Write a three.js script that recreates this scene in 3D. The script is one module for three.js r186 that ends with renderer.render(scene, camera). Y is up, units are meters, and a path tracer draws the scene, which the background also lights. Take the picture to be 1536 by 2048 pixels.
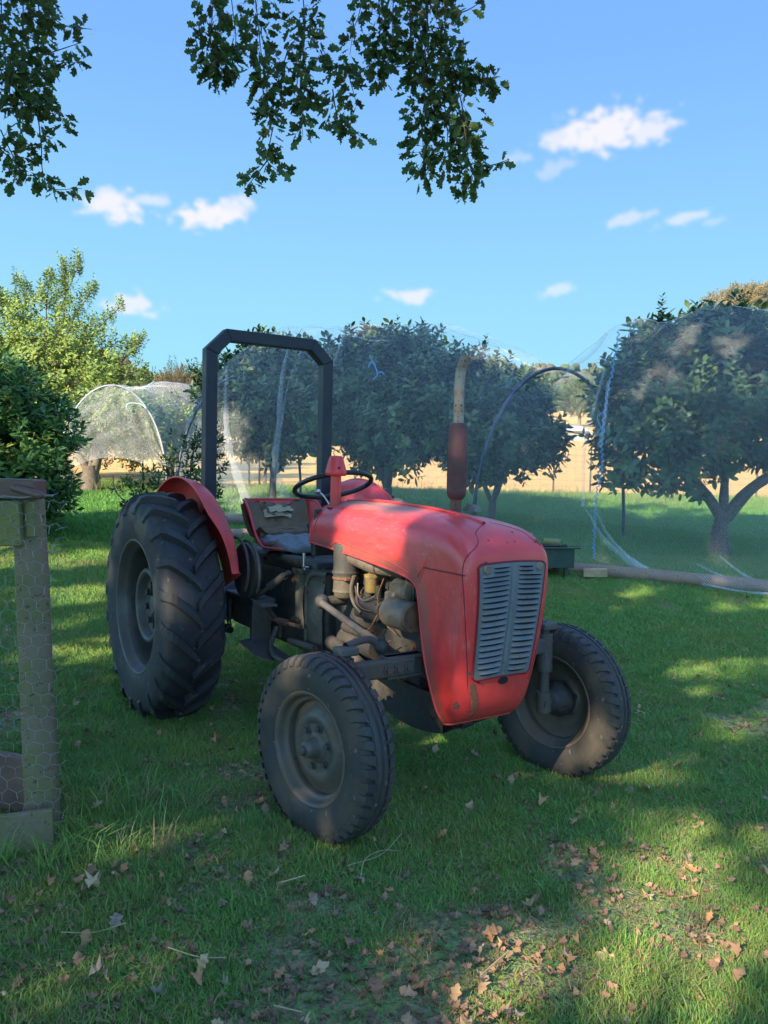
import * as THREE from 'three';
import { mergeGeometries, mergeVertices } from 'three/addons/utils/BufferGeometryUtils.js';
import { RoundedBoxGeometry } from 'three/addons/geometries/RoundedBoxGeometry.js';
import { createNoise2D, createNoise3D } from 'simplex-noise';

// ------------------------------------------------------------------ camera, sky, sun, exposure
const scene = new THREE.Scene();
const EYE = new THREE.Vector3(4.5305, 1.4649, 2.1735);
const FWD = new THREE.Vector3(-0.83236, -0.05940, -0.55105).normalize();
const CUP = new THREE.Vector3(-0.06304, 0.99793, -0.01235).normalize();
const camera = new THREE.PerspectiveCamera(65.55, 0.75, 0.05, 3000);
camera.position.copy(EYE); camera.up.copy(CUP); camera.lookAt(EYE.clone().add(FWD));
scene.add(camera);

const renderer = new THREE.WebGLRenderer({ antialias: true });
renderer.setSize(768, 1024);
renderer.toneMapping = THREE.LinearToneMapping;
renderer.toneMappingExposure = 2.3;
renderer.shadowMap.enabled = true;

// ground axes: S runs away from the eye, T to the right of it
const SF = new THREE.Vector2(FWD.x, FWD.z).normalize();
const ST = new THREE.Vector2(-SF.y, SF.x);
const gx = (s, t) => EYE.x + SF.x * s + ST.x * t, gz = (s, t) => EYE.z + SF.y * s + ST.y * t;
const sOf = (x, z) => (x - EYE.x) * SF.x + (z - EYE.z) * SF.y, tOf = (x, z) => (x - EYE.x) * ST.x + (z - EYE.z) * ST.y;

const SUN_EL = 30 * Math.PI / 180, SUN_TURN = 40 * Math.PI / 180;   // low, behind the eye and to its left
const SUN = (() => {
  const s = -Math.cos(SUN_TURN), t = -Math.sin(SUN_TURN), c = Math.cos(SUN_EL);
  return new THREE.Vector3((SF.x * s + ST.x * t) * c, Math.sin(SUN_EL), (SF.y * s + ST.y * t) * c).normalize();
})();

function rng(seed) { let a = seed >>> 0; return () => { a = (a + 0x6d2b79f5) | 0; let t = Math.imul(a ^ (a >>> 15), 1 | a); t = (t + Math.imul(t ^ (t >>> 7), 61 | t)) ^ t; return ((t ^ (t >>> 14)) >>> 0) / 4294967296; }; }
const n2 = createNoise2D(rng(11)), n3 = createNoise3D(rng(12));
const clamp = (x, a = 0, b = 1) => Math.min(b, Math.max(a, x)), lerp = (a, b, t) => a + (b - a) * t;
const sst = (a, b, x) => { const t = clamp((x - a) / (b - a)); return t * t * (3 - 2 * t); };
const fbm2 = (x, y, o = 4) => { let s = 0, a = 0.5, f = 1; for (let i = 0; i < o; i++) { s += a * n2(x * f + i * 17.3, y * f - i * 9.1); a *= 0.5; f *= 2.03; } return s; };
const fbm3 = (x, y, z, o = 3) => { let s = 0, a = 0.5, f = 1; for (let i = 0; i < o; i++) { s += a * n3(x * f + i * 7.3, y * f, z * f); a *= 0.5; f *= 2.03; } return s; };

function skyTexture() {
  const W = 2048, H = 1024, d = new Float32Array(W * H * 4);
  // clouds: [azimuth from the view axis, elevation, half width, half height, strength] in degrees, and a few more all round
  const deg = Math.PI / 180, clouds = [];
  const add = (az, el, w, h, k, tilt = 0) => clouds.push([az, el, w, h, k, tilt]);
  add(14.4, 21.8, 4.0, 1.9, 1.0, 0.05); add(17.4, 21.7, 2.4, 1.3, .85, 0.15); add(11.8, 21.6, 2.0, 1.2, .8); add(11.4, 19.9, 1.6, .8, .35, .3); add(8.6, 20.6, 1.3, .55, .35);
  add(-18.9, 16.3, 2.5, 1.35, .95); add(-16.6, 16.9, 1.5, .7, .6, .1); add(-12.6, 16.4, 3.0, 1.3, 1.0, .12); add(-10.9, 17.1, 1.6, .85, .8, .1);
  add(1.5, 11.8, 2.6, .65, .8); add(11.7, 12.2, 1.7, .55, .55, .25); add(16.6, 16.5, 2.1, .6, .55, .15); add(19.8, 16.3, 1.9, .55, .6, .2); add(21.6, 16.0, 1.2, .35, .3); add(-17.7, 10.2, 2.2, 1.05, .8);
  const r = rng(5);
  for (let k = 0; k < 46; k++) { const az = 40 + r() * 280; add(az, 9 + r() * 26, 1.5 + r() * 3, .6 + r() * 1.1, .4 + r() * .5, r() * .2); }
  const az0 = Math.atan2(FWD.z, FWD.x), sunAz = Math.atan2(SUN.z, SUN.x);
  for (let y = 0; y < H; y++) {
    const el = ((y + 0.5) / H - 0.5) * Math.PI, ed = el / deg, k = clamp(ed / 90);
    // pale cyan at the horizon, deeper blue above, overhead raised again to lift the shade
    const a = sst(-2, 34, ed), b = sst(20, 90, ed);
    const base = [lerp(lerp(0.178, 0.088, a), 0.132, b), lerp(lerp(0.375, 0.200, a), 0.262, b), lerp(lerp(0.452, 0.460, a), 0.515, b)];
    for (let x = 0; x < W; x++) {
      const i = (y * W + x) * 4, az = (x + 0.5) / W * 2 * Math.PI - Math.PI;
      let da = (az - az0) / deg; da = ((da + 540) % 360) - 180;
      let c = 0; const near = Math.cos(el) * Math.cos(az - sunAz) * Math.cos(SUN_EL) + Math.sin(el) * Math.sin(SUN_EL), glow = .45 * Math.exp(-Math.pow(Math.acos(clamp(near, -1, 1)) / .55, 2)), side = 1 + 2.1 * Math.pow(clamp((near - .18) / .82), 1.0);  // sky towards the sun, out of view, brightened to lift the shade
      if (ed > 5 && ed < 42) {
        for (const q of clouds) {
          let dx = da - q[0]; if (dx > 180) dx -= 360; if (dx < -180) dx += 360;
          const ux = dx / q[2] * 1.12, uy = (ed - q[1] - dx * q[5]) / q[3] * 1.15;
          if (Math.abs(ux) > 1.6 || Math.abs(uy) > 1.6) continue;
          const m = 1 - Math.hypot(ux, uy < 0 ? uy * 1.15 : uy);
          const n = fbm2(da * 0.55 + q[0], ed * 0.95, 5);
          c = Math.max(c, q[4] * sst(-0.05, 0.62, m + n * 0.75));
        }
      }
      const cl = [0.43, 0.415, 0.45];
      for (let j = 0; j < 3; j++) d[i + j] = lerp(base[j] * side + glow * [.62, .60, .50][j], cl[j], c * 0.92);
      d[i + 3] = 1;
    }
  }
  const t = new THREE.DataTexture(d, W, H, THREE.RGBAFormat, THREE.FloatType);
  t.mapping = THREE.EquirectangularReflectionMapping; t.magFilter = THREE.LinearFilter; t.minFilter = THREE.LinearFilter; t.needsUpdate = true;
  return t;
}
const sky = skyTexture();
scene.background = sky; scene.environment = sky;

const sun = new THREE.DirectionalLight(new THREE.Color(1.0, 0.83, 0.58), 5.0);
sun.position.copy(SUN).multiplyScalar(60).add(new THREE.Vector3(0, 0, 0));
sun.castShadow = true; sun.shadow.mapSize.set(4096, 4096);
Object.assign(sun.shadow.camera, { left: -25, right: 25, top: 25, bottom: -25, near: 1, far: 160 });
scene.add(sun); scene.add(sun.target);

// ------------------------------------------------------------------ helpers
const V = (x, y, z) => new THREE.Vector3(x, y, z);
const R = (d) => d * Math.PI / 180;
const taken = new Map();
function numbered(n) { const k = taken.get(n) || 0; taken.set(n, k + 1); return k ? n + '_' + String(k).padStart(3, '0') : n; }
function shade(o) { o.castShadow = true; o.receiveShadow = true; return o; }
function tag(o, label, category, group, kind) { o.userData.label = label; if (category) o.userData.category = category; if (group) o.userData.group = group; if (kind) o.userData.kind = kind; return o; }
function flat(g) { // every geometry: unindexed, position + normal + uv only
  const o = g.index ? g.toNonIndexed() : g;
  if (!o.attributes.normal) o.computeVertexNormals();
  for (const k of Object.keys(o.attributes)) if (!['position', 'normal', 'uv'].includes(k)) o.deleteAttribute(k);
  if (!o.attributes.uv) o.setAttribute('uv', new THREE.Float32BufferAttribute(new Float32Array(o.attributes.position.count * 2), 2));
  return o;
}
function metres(g) { // uv in metres, from the axis each face looks along
  const p = g.attributes.position, n = g.attributes.normal, uv = g.attributes.uv;
  for (let i = 0; i < p.count; i += 3) {
    let ax = 0, ay = 0, az = 0;
    for (let k = 0; k < 3; k++) { ax += Math.abs(n.getX(i + k)); ay += Math.abs(n.getY(i + k)); az += Math.abs(n.getZ(i + k)); }
    for (let k = 0; k < 3; k++) {
      const x = p.getX(i + k), y = p.getY(i + k), z = p.getZ(i + k);
      if (ay > ax && ay > az) uv.setXY(i + k, x, z); else if (ax > az) uv.setXY(i + k, z, y); else uv.setXY(i + k, x, y);
    }
  }
  return g;
}
function join(list, keepUV) { const g = mergeGeometries((Array.isArray(list) ? list.flat(9) : [list]).map(flat), false); return keepUV ? g : metres(g); }
function obj(name, geos, mat, parent = scene, keepUV = false) {
  const g = geos.isBufferGeometry && keepUV ? geos : join(geos, keepUV);
  const m = shade(new THREE.Mesh(g, mat)); m.name = parent === scene ? numbered(name) : name; parent.add(m); return m;
}
function thing(name, label, category, pos = [0, 0, 0], turn = 0, group) {
  const o = new THREE.Group(); o.name = numbered(name); o.position.set(...pos); o.rotation.y = turn; scene.add(o); return tag(o, label, category, group);
}
function part(name, parent, pos = [0, 0, 0]) { const o = new THREE.Group(); o.name = name; o.position.set(...pos); parent.add(o); return o; }
function put(g, [x, y, z] = [0, 0, 0], [rx, ry, rz] = [0, 0, 0], s = 1) { const m = new THREE.Matrix4().compose(V(x, y, z), new THREE.Quaternion().setFromEuler(new THREE.Euler(rx, ry, rz)), typeof s === 'number' ? V(s, s, s) : V(...s)); g.applyMatrix4(m); return g; }
function box(x0, x1, y0, y1, z0, z1, r = 0.006) { const w = x1 - x0, h = y1 - y0, d = z1 - z0; const q = Math.min(r, w * .45, h * .45, d * .45); return put(new RoundedBoxGeometry(w, h, d, 2, q), [(x0 + x1) / 2, (y0 + y1) / 2, (z0 + z1) / 2]); }
const UPV = V(0, 1, 0);
function rod(a, b, r, r2 = r, seg = 14, open = false) {
  const A = V(...a), B = V(...b), d = B.clone().sub(A), L = d.length();
  const g = new THREE.CylinderGeometry(r2, r, L, seg, 1, open);
  g.applyQuaternion(new THREE.Quaternion().setFromUnitVectors(UPV, d.normalize()));
  g.translate((A.x + B.x) / 2, (A.y + B.y) / 2, (A.z + B.z) / 2); return g;
}
function tube(pts, r, seg = 24, rad = 8) { return new THREE.TubeGeometry(new THREE.CatmullRomCurve3(pts.map((p) => V(...p)), false, 'centripetal'), seg, r, rad, false); }
function lathe(prof, seg = 48, axis = 'y') { const g = new THREE.LatheGeometry(prof.map(([r, y]) => new THREE.Vector2(Math.max(r, 1e-4), y)), seg); if (axis === 'z') g.rotateX(Math.PI / 2); if (axis === 'x') g.rotateZ(-Math.PI / 2); return g; }
function grid(nu, nv, f, wrapU = false) { // a sheet of nu x nv cells; f(u, v) -> [x, y, z, uvx, uvy]
  const pos = [], uv = [], idx = [];
  for (let j = 0; j <= nv; j++) for (let i = 0; i <= nu; i++) { const q = f(i / nu, j / nv); pos.push(q[0], q[1], q[2]); uv.push(q[3] ?? i / nu, q[4] ?? j / nv); }
  for (let j = 0; j < nv; j++) for (let i = 0; i < nu; i++) { const a = j * (nu + 1) + i, b = a + 1, c = a + nu + 1, d = c + 1; idx.push(a, b, d, a, d, c); }
  const g = new THREE.BufferGeometry(); g.setAttribute('position', new THREE.Float32BufferAttribute(pos, 3)); g.setAttribute('uv', new THREE.Float32BufferAttribute(uv, 2)); g.setIndex(idx); g.computeVertexNormals();
  return g;
}
function bolt(p, n, r = 0.012, h = 0.010) { const A = V(...p), N = V(...n).normalize(), B = A.clone().addScaledVector(N, h); return [rod(A.toArray(), B.toArray(), r, r, 6), rod(A.toArray(), A.clone().addScaledVector(N, h * .3).toArray(), r * 1.5, r * 1.5, 12)]; }
function spline(pts) { // points [param, ...values] -> smooth lookup (monotone enough: cubic Hermite)
  return (x) => {
    let i = 0; while (i < pts.length - 2 && x > pts[i + 1][0]) i++;
    const a = pts[i], b = pts[i + 1], h = b[0] - a[0], t = clamp((x - a[0]) / h), p0 = pts[Math.max(0, i - 1)], p3 = pts[Math.min(pts.length - 1, i + 2)];
    return a.slice(1).map((_, k) => {
      const m0 = (b[k + 1] - p0[k + 1]) / (b[0] - p0[0]) * h, m1 = (p3[k + 1] - a[k + 1]) / (p3[0] - a[0]) * h, t2 = t * t, t3 = t2 * t;
      return (2 * t3 - 3 * t2 + 1) * a[k + 1] + (t3 - 2 * t2 + t) * m0 + (-2 * t3 + 3 * t2) * b[k + 1] + (t3 - t2) * m1;
    });
  };
}
// tiling noise (period in cells) for textures
function tileNoise(seed) {
  const r = rng(seed), P = new Float32Array(64 * 64); for (let i = 0; i < P.length; i++) P[i] = r();
  const at = (x, y, p) => P[(((y % p) + p) % p) * 64 + (((x % p) + p) % p)];
  const one = (x, y, p) => { const xi = Math.floor(x), yi = Math.floor(y), fx = x - xi, fy = y - yi, u = fx * fx * (3 - 2 * fx), v = fy * fy * (3 - 2 * fy); return lerp(lerp(at(xi, yi, p), at(xi + 1, yi, p), u), lerp(at(xi, yi + 1, p), at(xi + 1, yi + 1, p), u), v); };
  return (u, v, base = 4, oct = 4) => { let s = 0, a = .5, n = 0, p = base; for (let i = 0; i < oct; i++) { s += a * one(u * p, v * p, Math.min(64, p)); n += a; a *= .55; p = Math.min(64, p * 2); } return s / n; };
}
const LIN = (c) => c <= 0.0031308 ? c * 12.92 : 1.055 * Math.pow(c, 1 / 2.4) - 0.055;
function tex(size, f, { repeat = 1, srgb = true, repeatY } = {}) { // f(u, v) -> linear rgb or a grey number
  const d = new Uint8Array(size * size * 4);
  for (let y = 0; y < size; y++) for (let x = 0; x < size; x++) {
    const q = f((x + .5) / size, (y + .5) / size), i = (y * size + x) * 4;
    for (let k = 0; k < 3; k++) { const c = clamp(typeof q === 'number' ? q : q[k]); d[i + k] = Math.round(255 * (srgb ? LIN(c) : c)); }
    d[i + 3] = 255 * (q.length === 4 ? clamp(q[3]) : 1);
  }
  const t = new THREE.DataTexture(d, size, size, THREE.RGBAFormat); t.wrapS = t.wrapT = THREE.RepeatWrapping; t.magFilter = THREE.LinearFilter; t.minFilter = THREE.LinearMipmapLinearFilter; t.generateMipmaps = true;
  t.colorSpace = srgb ? THREE.SRGBColorSpace : THREE.NoColorSpace; t.repeat.set(repeat, repeatY ?? repeat); t.needsUpdate = true; return t;
}
const mix3 = (a, b, t) => [lerp(a[0], b[0], t), lerp(a[1], b[1], t), lerp(a[2], b[2], t)];
const TN = tileNoise(3), TN2 = tileNoise(77), TN3 = tileNoise(401);
function mat(o) { const { rgb, ...rest } = o; if (!rest.clearcoat) { delete rest.clearcoat; delete rest.clearcoatRoughness; } const m = (rest.transmission || rest.clearcoat || rest.sheen) ? new THREE.MeshPhysicalMaterial(rest) : new THREE.MeshStandardMaterial(rest); if (rgb) m.color.setRGB(...rgb); m.side = rest.side ?? THREE.DoubleSide; return m; }
// a weathered surface: base colour, a dirt colour in soft patches, specks, and matching roughness and relief
const ROUGH = tex(256, (u, v) => lerp(.62, 1, clamp(sst(.3, .7, TN(u, v, 3, 5)) + .4 * (TN3(u, v, 12, 3) - .5))), { srgb: false });
const RELIEF = tex(256, (u, v) => .5 * TN(u, v, 12, 4) + .5 * TN2(u, v, 32, 2) - .3 * sst(.7, .78, TN2(u, v, 24, 3)), { srgb: false });
function worn({ base, dirt, speck, size = 256, repeat = 2, amount = .5, specks = .12, rough = [.5, .85], bump = .0015, metal = 0, base2, seedShift = 0, clearcoat = 0 }) {
  const dirtAt = (u, v) => sst(1 - amount - .22, 1 - amount + .22, TN(u + seedShift, v, 3, 5)), speckAt = (u, v) => sst(.80 - specks, .88 - specks, TN2(u, v + seedShift, 24, 3));
  const map = tex(size, (u, v) => { let c = base2 ? mix3(base, base2, TN3(u, v, 5, 4)) : base; const g = .88 + .24 * TN2(u, v, 32, 2); c = c.map((q) => q * g); c = mix3(c, dirt, dirtAt(u, v) * .8); if (speck) c = mix3(c, speck, speckAt(u, v)); return c; }, { repeat });
  const rmap = ROUGH.clone(), bmap = RELIEF.clone(); rmap.repeat.set(repeat, repeat); bmap.repeat.set(repeat, repeat);
  return mat({ map, roughnessMap: rmap, roughness: rough[1], bumpMap: bmap, bumpScale: bump, metalness: metal, clearcoat, clearcoatRoughness: .35 });
}
// ------------------------------------------------------------------ ground, field, hills
const RISE = spline([[-120, -1.5], [-60, -.4], [-10, -.02], [0, 0], [4.6, 0], [5.6, .006], [7, .06], [8.3, .165], [9, .24], [10.3, .37], [12.5, .51], [15, .66], [18, .82], [30, 1.3], [60, 2.9], [100, 6.2], [180, 14], [420, 40]]);
const rise = (s) => RISE(s)[0];
const lumps = (x, z) => .012 * n2(x * .9, z * .9) + .006 * n2(x * 2.7 + 5, z * 2.7);
const groundY = (s, t) => { const x = gx(s, t), z = gz(s, t), onPad = sst(3.2, 4.2, Math.hypot(x - .9, z)); return rise(s) + lumps(x, z) * lerp(.25, 1, onPad) * sst(0, 1, s < 19 ? 1 : 0); };
const G3 = (s, t, up = 0) => [gx(s, t), groundY(s, t) + up, gz(s, t)];
function sheet(sList, tOf2, nt, yf) { return grid(nt, sList.length - 1, (u, v) => { const s = sList[Math.round(v * (sList.length - 1))], t = tOf2(s, u); const x = gx(s, t), z = gz(s, t); return [x, yf(s, t), z, x, z]; }); }
const patchy = (x, z) => fbm2(x * .55 + 3, z * .55, 3) + .35 * n2(x * 2.1, z * 2.1); // where the turf is thin
const thinAt = (s, t) => { const near = sst(4.2, 2.0, s); return sst(.10, .58, patchy(gx(s, t), gz(s, t)) + .36 * near - .08); };
{
  const turf = tex(1024, (u, v) => {
    const a = TN(u, v, 6, 5), b = TN2(u, v, 64, 2), c = TN3(u, v, 20, 4), e = TN(u * 3 + .2, v * 3, 40, 3);
    let q = mix3([.15, .20, .075], [.17, .17, .085], a); q = mix3(q, [.12, .21, .06], sst(.45, .62, c) * .8); q = mix3(q, [.24, .185, .115], sst(.56, .74, e) * .7); q = mix3(q, [.10, .075, .058], sst(.60, .76, TN(u + .3, v, 30, 4)) * .8);
    return q.map((k) => k * (.55 + .9 * b));
  }, { repeat: 1.15 });
  const bump = tex(512, (u, v) => .5 * TN(u, v, 48, 2) + .5 * TN2(u, v, 64, 1), { repeat: 2.3, srgb: false });
  const sL = []; for (let s = -46; s < 0; s += 2.2) sL.push(s); for (let s = 0; s < 8; s += .16) sL.push(s); for (let s = 8; s <= 18.9; s += .3) sL.push(s);
  const lawn = obj('lawn', sheet(sL, (s, u) => (u - .5) * lerp(18, 90, clamp(Math.abs(s - 4) / 30)), 120, (s, t) => groundY(s, t)), mat({ map: turf, roughness: 1, bumpMap: bump, bumpScale: .012 }), scene, true);
  tag(lawn, 'green lawn under and in front of the tractor', null, null, 'structure');
  const straw = tex(1024, (u, v) => { const a = TN(u * 2, v, 8, 5), b = TN2(u, v, 48, 3), c = TN3(u, v * 2, 16, 4); let q = mix3([.62, .365, .105], [.52, .29, .09], a); q = mix3(q, [.40, .225, .075], sst(.55, .8, c) * .6); return q.map((k) => k * (.78 + .44 * b)); }, { repeat: .12 });
  const fL = []; for (let s = 18.7; s < 40; s += .8) fL.push(s); for (let s = 40; s <= 200; s += 6) fL.push(s);
  const field = obj('dry_field', sheet(fL, (s, u) => (u - .5) * Math.max(90, s * 2.6), 60, (s, t) => rise(s) - .02 + .25 * n2(s * .02, t * .02) * sst(30, 80, s)), mat({ map: straw, roughness: 1 }), scene, true);
  tag(field, 'dry golden grass field beyond the wire fence', null, null, 'structure');
  const far = []; for (let s = 196; s <= 620; s += 14) far.push(s);
  const hillMap = tex(512, (u, v) => { const a = TN(u, v, 8, 5), b = TN2(u, v, 30, 4); return mix3(mix3([.22, .19, .10], [.14, .15, .07], sst(.4, .6, a)), [.055, .075, .035], sst(.5, .62, b)); }, { repeat: .01 });
  const hy = (s, t) => lerp(rise(196) - .3, 46 + 14 * n2(t * .004 + 2, 4) + 5 * n2(t * .014, 9), sst(196, 430, s)) + 3 * fbm2(s * .012, t * .012, 3) * sst(200, 260, s) - 40 * sst(470, 620, s);
  const hills = obj('hills', sheet(far, (s, u) => (u - .5) * s * 3.2, 90, hy), mat({ map: hillMap, roughness: 1 }), scene, true);
  tag(hills, 'low wooded hills on the horizon', null, null, 'structure');
  // scrub and woods on the far slopes: one mass
  const r = rng(31), blob = new THREE.IcosahedronGeometry(1, 1), leafy = [];
  { const p = blob.attributes.position; for (let i = 0; i < p.count; i++) { const k = 1 + .25 * n3(p.getX(i) * 2.1, p.getY(i) * 2.1, p.getZ(i) * 2.1); p.setXYZ(i, p.getX(i) * k, p.getY(i) * k, p.getZ(i) * k); } blob.computeVertexNormals(); }
  const M4 = new THREE.Matrix4(), list = [];
  for (let i = 0; i < 5200; i++) { const s = lerp(150, 470, Math.pow(r(), .8)), t = (r() - .5) * s * 1.5; if (fbm2(s * .01 + 4, t * .012, 3) < .02 && s < 400) continue; const y = s < 196 ? rise(s) : hy(s, t), k = lerp(1.2, 3.2, r()); list.push([s, t, y, k]); }
  const wood = shade(new THREE.InstancedMesh(blob, mat({ rgb: [1, 1, 1], roughness: 1 }), list.length * 3)); let n = 0; const C = new THREE.Color();
  for (const [s, t, y, k] of list) for (let j = 0; j < 3; j++) { const q = k * lerp(.5, 1, r()); M4.makeRotationY(r() * 6.3).scale(V(q, q * .8, q)).setPosition(gx(s + (r() - .5) * k * 2, t + (r() - .5) * k * 2), y + q * .5 + j * k * .35, gz(s, t + (r() - .5) * k * 2)); wood.setMatrixAt(n, M4); const b = r(); wood.setColorAt(n++, C.setRGB(lerp(.06, .13, b), lerp(.085, .125, r()), lerp(.03, .05, b))); }
  wood.name = 'distant_wood'; scene.add(wood); tag(wood, 'far off scrub and trees covering the hills', 'wood', null, 'stuff');
}

// pale farm shed far out in the field
{
  const s = 78, t = 17.9, o = thing('farm_shed', 'pale farm shed far away in the golden field, seen between the netted trees', 'shed', [gx(s, t), rise(s) - 1.3, gz(s, t)], Math.atan2(-SF.x, -SF.y) + .35);
  obj('wall', box(-1.3, 1.3, 0, 2.2, -1.2, 1.2, .02), mat({ rgb: [.46, .43, .32], roughness: .9 }), o);
  obj('roof', [put(box(-1.4, 1.4, 0, .08, -.8, .8, .02), [0, 2.42, .66], [.33, 0, 0]), put(box(-1.4, 1.4, 0, .08, -.8, .8, .02), [0, 2.42, -.66], [-.33, 0, 0])], mat({ rgb: [.62, .66, .70], roughness: .5 }), o);
  obj('door', box(-.4, .5, .02, 1.8, 1.19, 1.22, .005), mat({ rgb: [.5, .5, .45], roughness: .8 }), o);
}

// wire stock fence along the edge of the field, wooden rail fence at its left
const wireMat = mat({ rgb: [.20, .19, .18], roughness: .5, metalness: .5 }), postMat = worn({ base: [.10, .085, .07], dirt: [.16, .13, .10], amount: .4, repeat: 3, rough: [.8, .95] }), weathered = worn({ base: [.20, .165, .125], base2: [.15, .125, .10], dirt: [.24, .18, .11], speck: [.08, .06, .05], amount: .5, repeat: 3, rough: [.8, .95], bump: .002 });
{
  const S0 = 18.4, f = thing('stock_fence', 'thin wire stock fence with steel posts at the edge of the golden field', 'wire fence', G3(S0, 0));
  const L = (s, t, up) => { const p = G3(s, t, up); return [p[0] - f.position.x, p[1] - f.position.y, p[2] - f.position.z]; };
  for (const t of [-8.2, -5.6, -2.9, -.7, 1.7, 3.9, 4.75, 6.2, 8.6, 11]) obj('post', rod(L(S0, t, 0), L(S0, t, 1.25), .022, .020, 8), postMat, f);
  const wires = []; for (let k = 0; k < 8; k++) wires.push(rod(L(S0, -9.5, .08 + k * .145), L(S0, 12, .08 + k * .145), .0022, .0022, 4)); for (let t = -9.4; t < 12; t += .2) wires.push(rod(L(S0, t, .06), L(S0, t, 1.1), .0018, .0018, 4));
  obj('wire_mesh', wires, wireMat, f);
  const rail = thing('rail_fence', 'weathered grey timber rail fence behind the left white net', 'rail fence', G3(20.5, -6));
  const L2 = (s, t, up) => { const p = G3(s, t, up); return [p[0] - rail.position.x, p[1] - rail.position.y, p[2] - rail.position.z]; };
  for (const [t0, t1] of [[-10, -7.6], [-7.6, -5.2], [-5.2, -3.1]]) { const a = L2(20.4, t0, 1.02), b = L2(20.4, t1, .98), g = box(0, Math.hypot(b[0] - a[0], b[2] - a[2]), -.085, .085, -.02, .02, .006); g.rotateZ(Math.atan2(b[1] - a[1], 2.4)); g.rotateY(Math.atan2(-(b[2] - a[2]), b[0] - a[0])); g.translate(...a); obj('rail', g, weathered, rail); }
  for (const t of [-10, -7.6, -5.2, -3.1]) obj('post', rod(L2(20.5, t, 0), L2(20.5, t, 1.2), .06, .055, 12), weathered, rail);
}

// ------------------------------------------------------------------ grass, clover and litter on the ground
function blades(n, h, spread, width, seed, lean = .5) {
  const r = rng(seed), pos = [], idx = [];
  for (let i = 0; i < n; i++) {
    const a = r() * 6.283, d = Math.sqrt(r()) * spread, x = Math.cos(a) * d, z = Math.sin(a) * d, H = h * lerp(.45, 1.1, r()), w = width * lerp(.7, 1.2, r()), la = r() * 6.283, l = H * lerp(.15, lean * 1.6, r()), wa = r() * 6.283, wx = Math.cos(wa) * w, wz = Math.sin(wa) * w, b = pos.length / 3;
    pos.push(x - wx, -.004, z - wz, x + wx, -.004, z + wz, x - wx * .8 + Math.cos(la) * l * .35, H * .62, z - wz * .8 + Math.sin(la) * l * .35, x + wx * .8 + Math.cos(la) * l * .35, H * .62, z + wz * .8 + Math.sin(la) * l * .35, x + Math.cos(la) * l, H * .95, z + Math.sin(la) * l);
    idx.push(b, b + 1, b + 3, b, b + 3, b + 2, b + 2, b + 3, b + 4);
  }
  const g = new THREE.BufferGeometry(); g.setAttribute('position', new THREE.Float32BufferAttribute(pos, 3)); g.setIndex(idx); g.computeVertexNormals(); return g;
}
const leafMat = (o = {}) => mat({ rgb: [1, 1, 1], roughness: .55, transmission: .32, thickness: 0, ior: 1.3, specularIntensity: .5, ...o });
const grassMat = leafMat({ roughness: .7, transmission: .25 });
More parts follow.
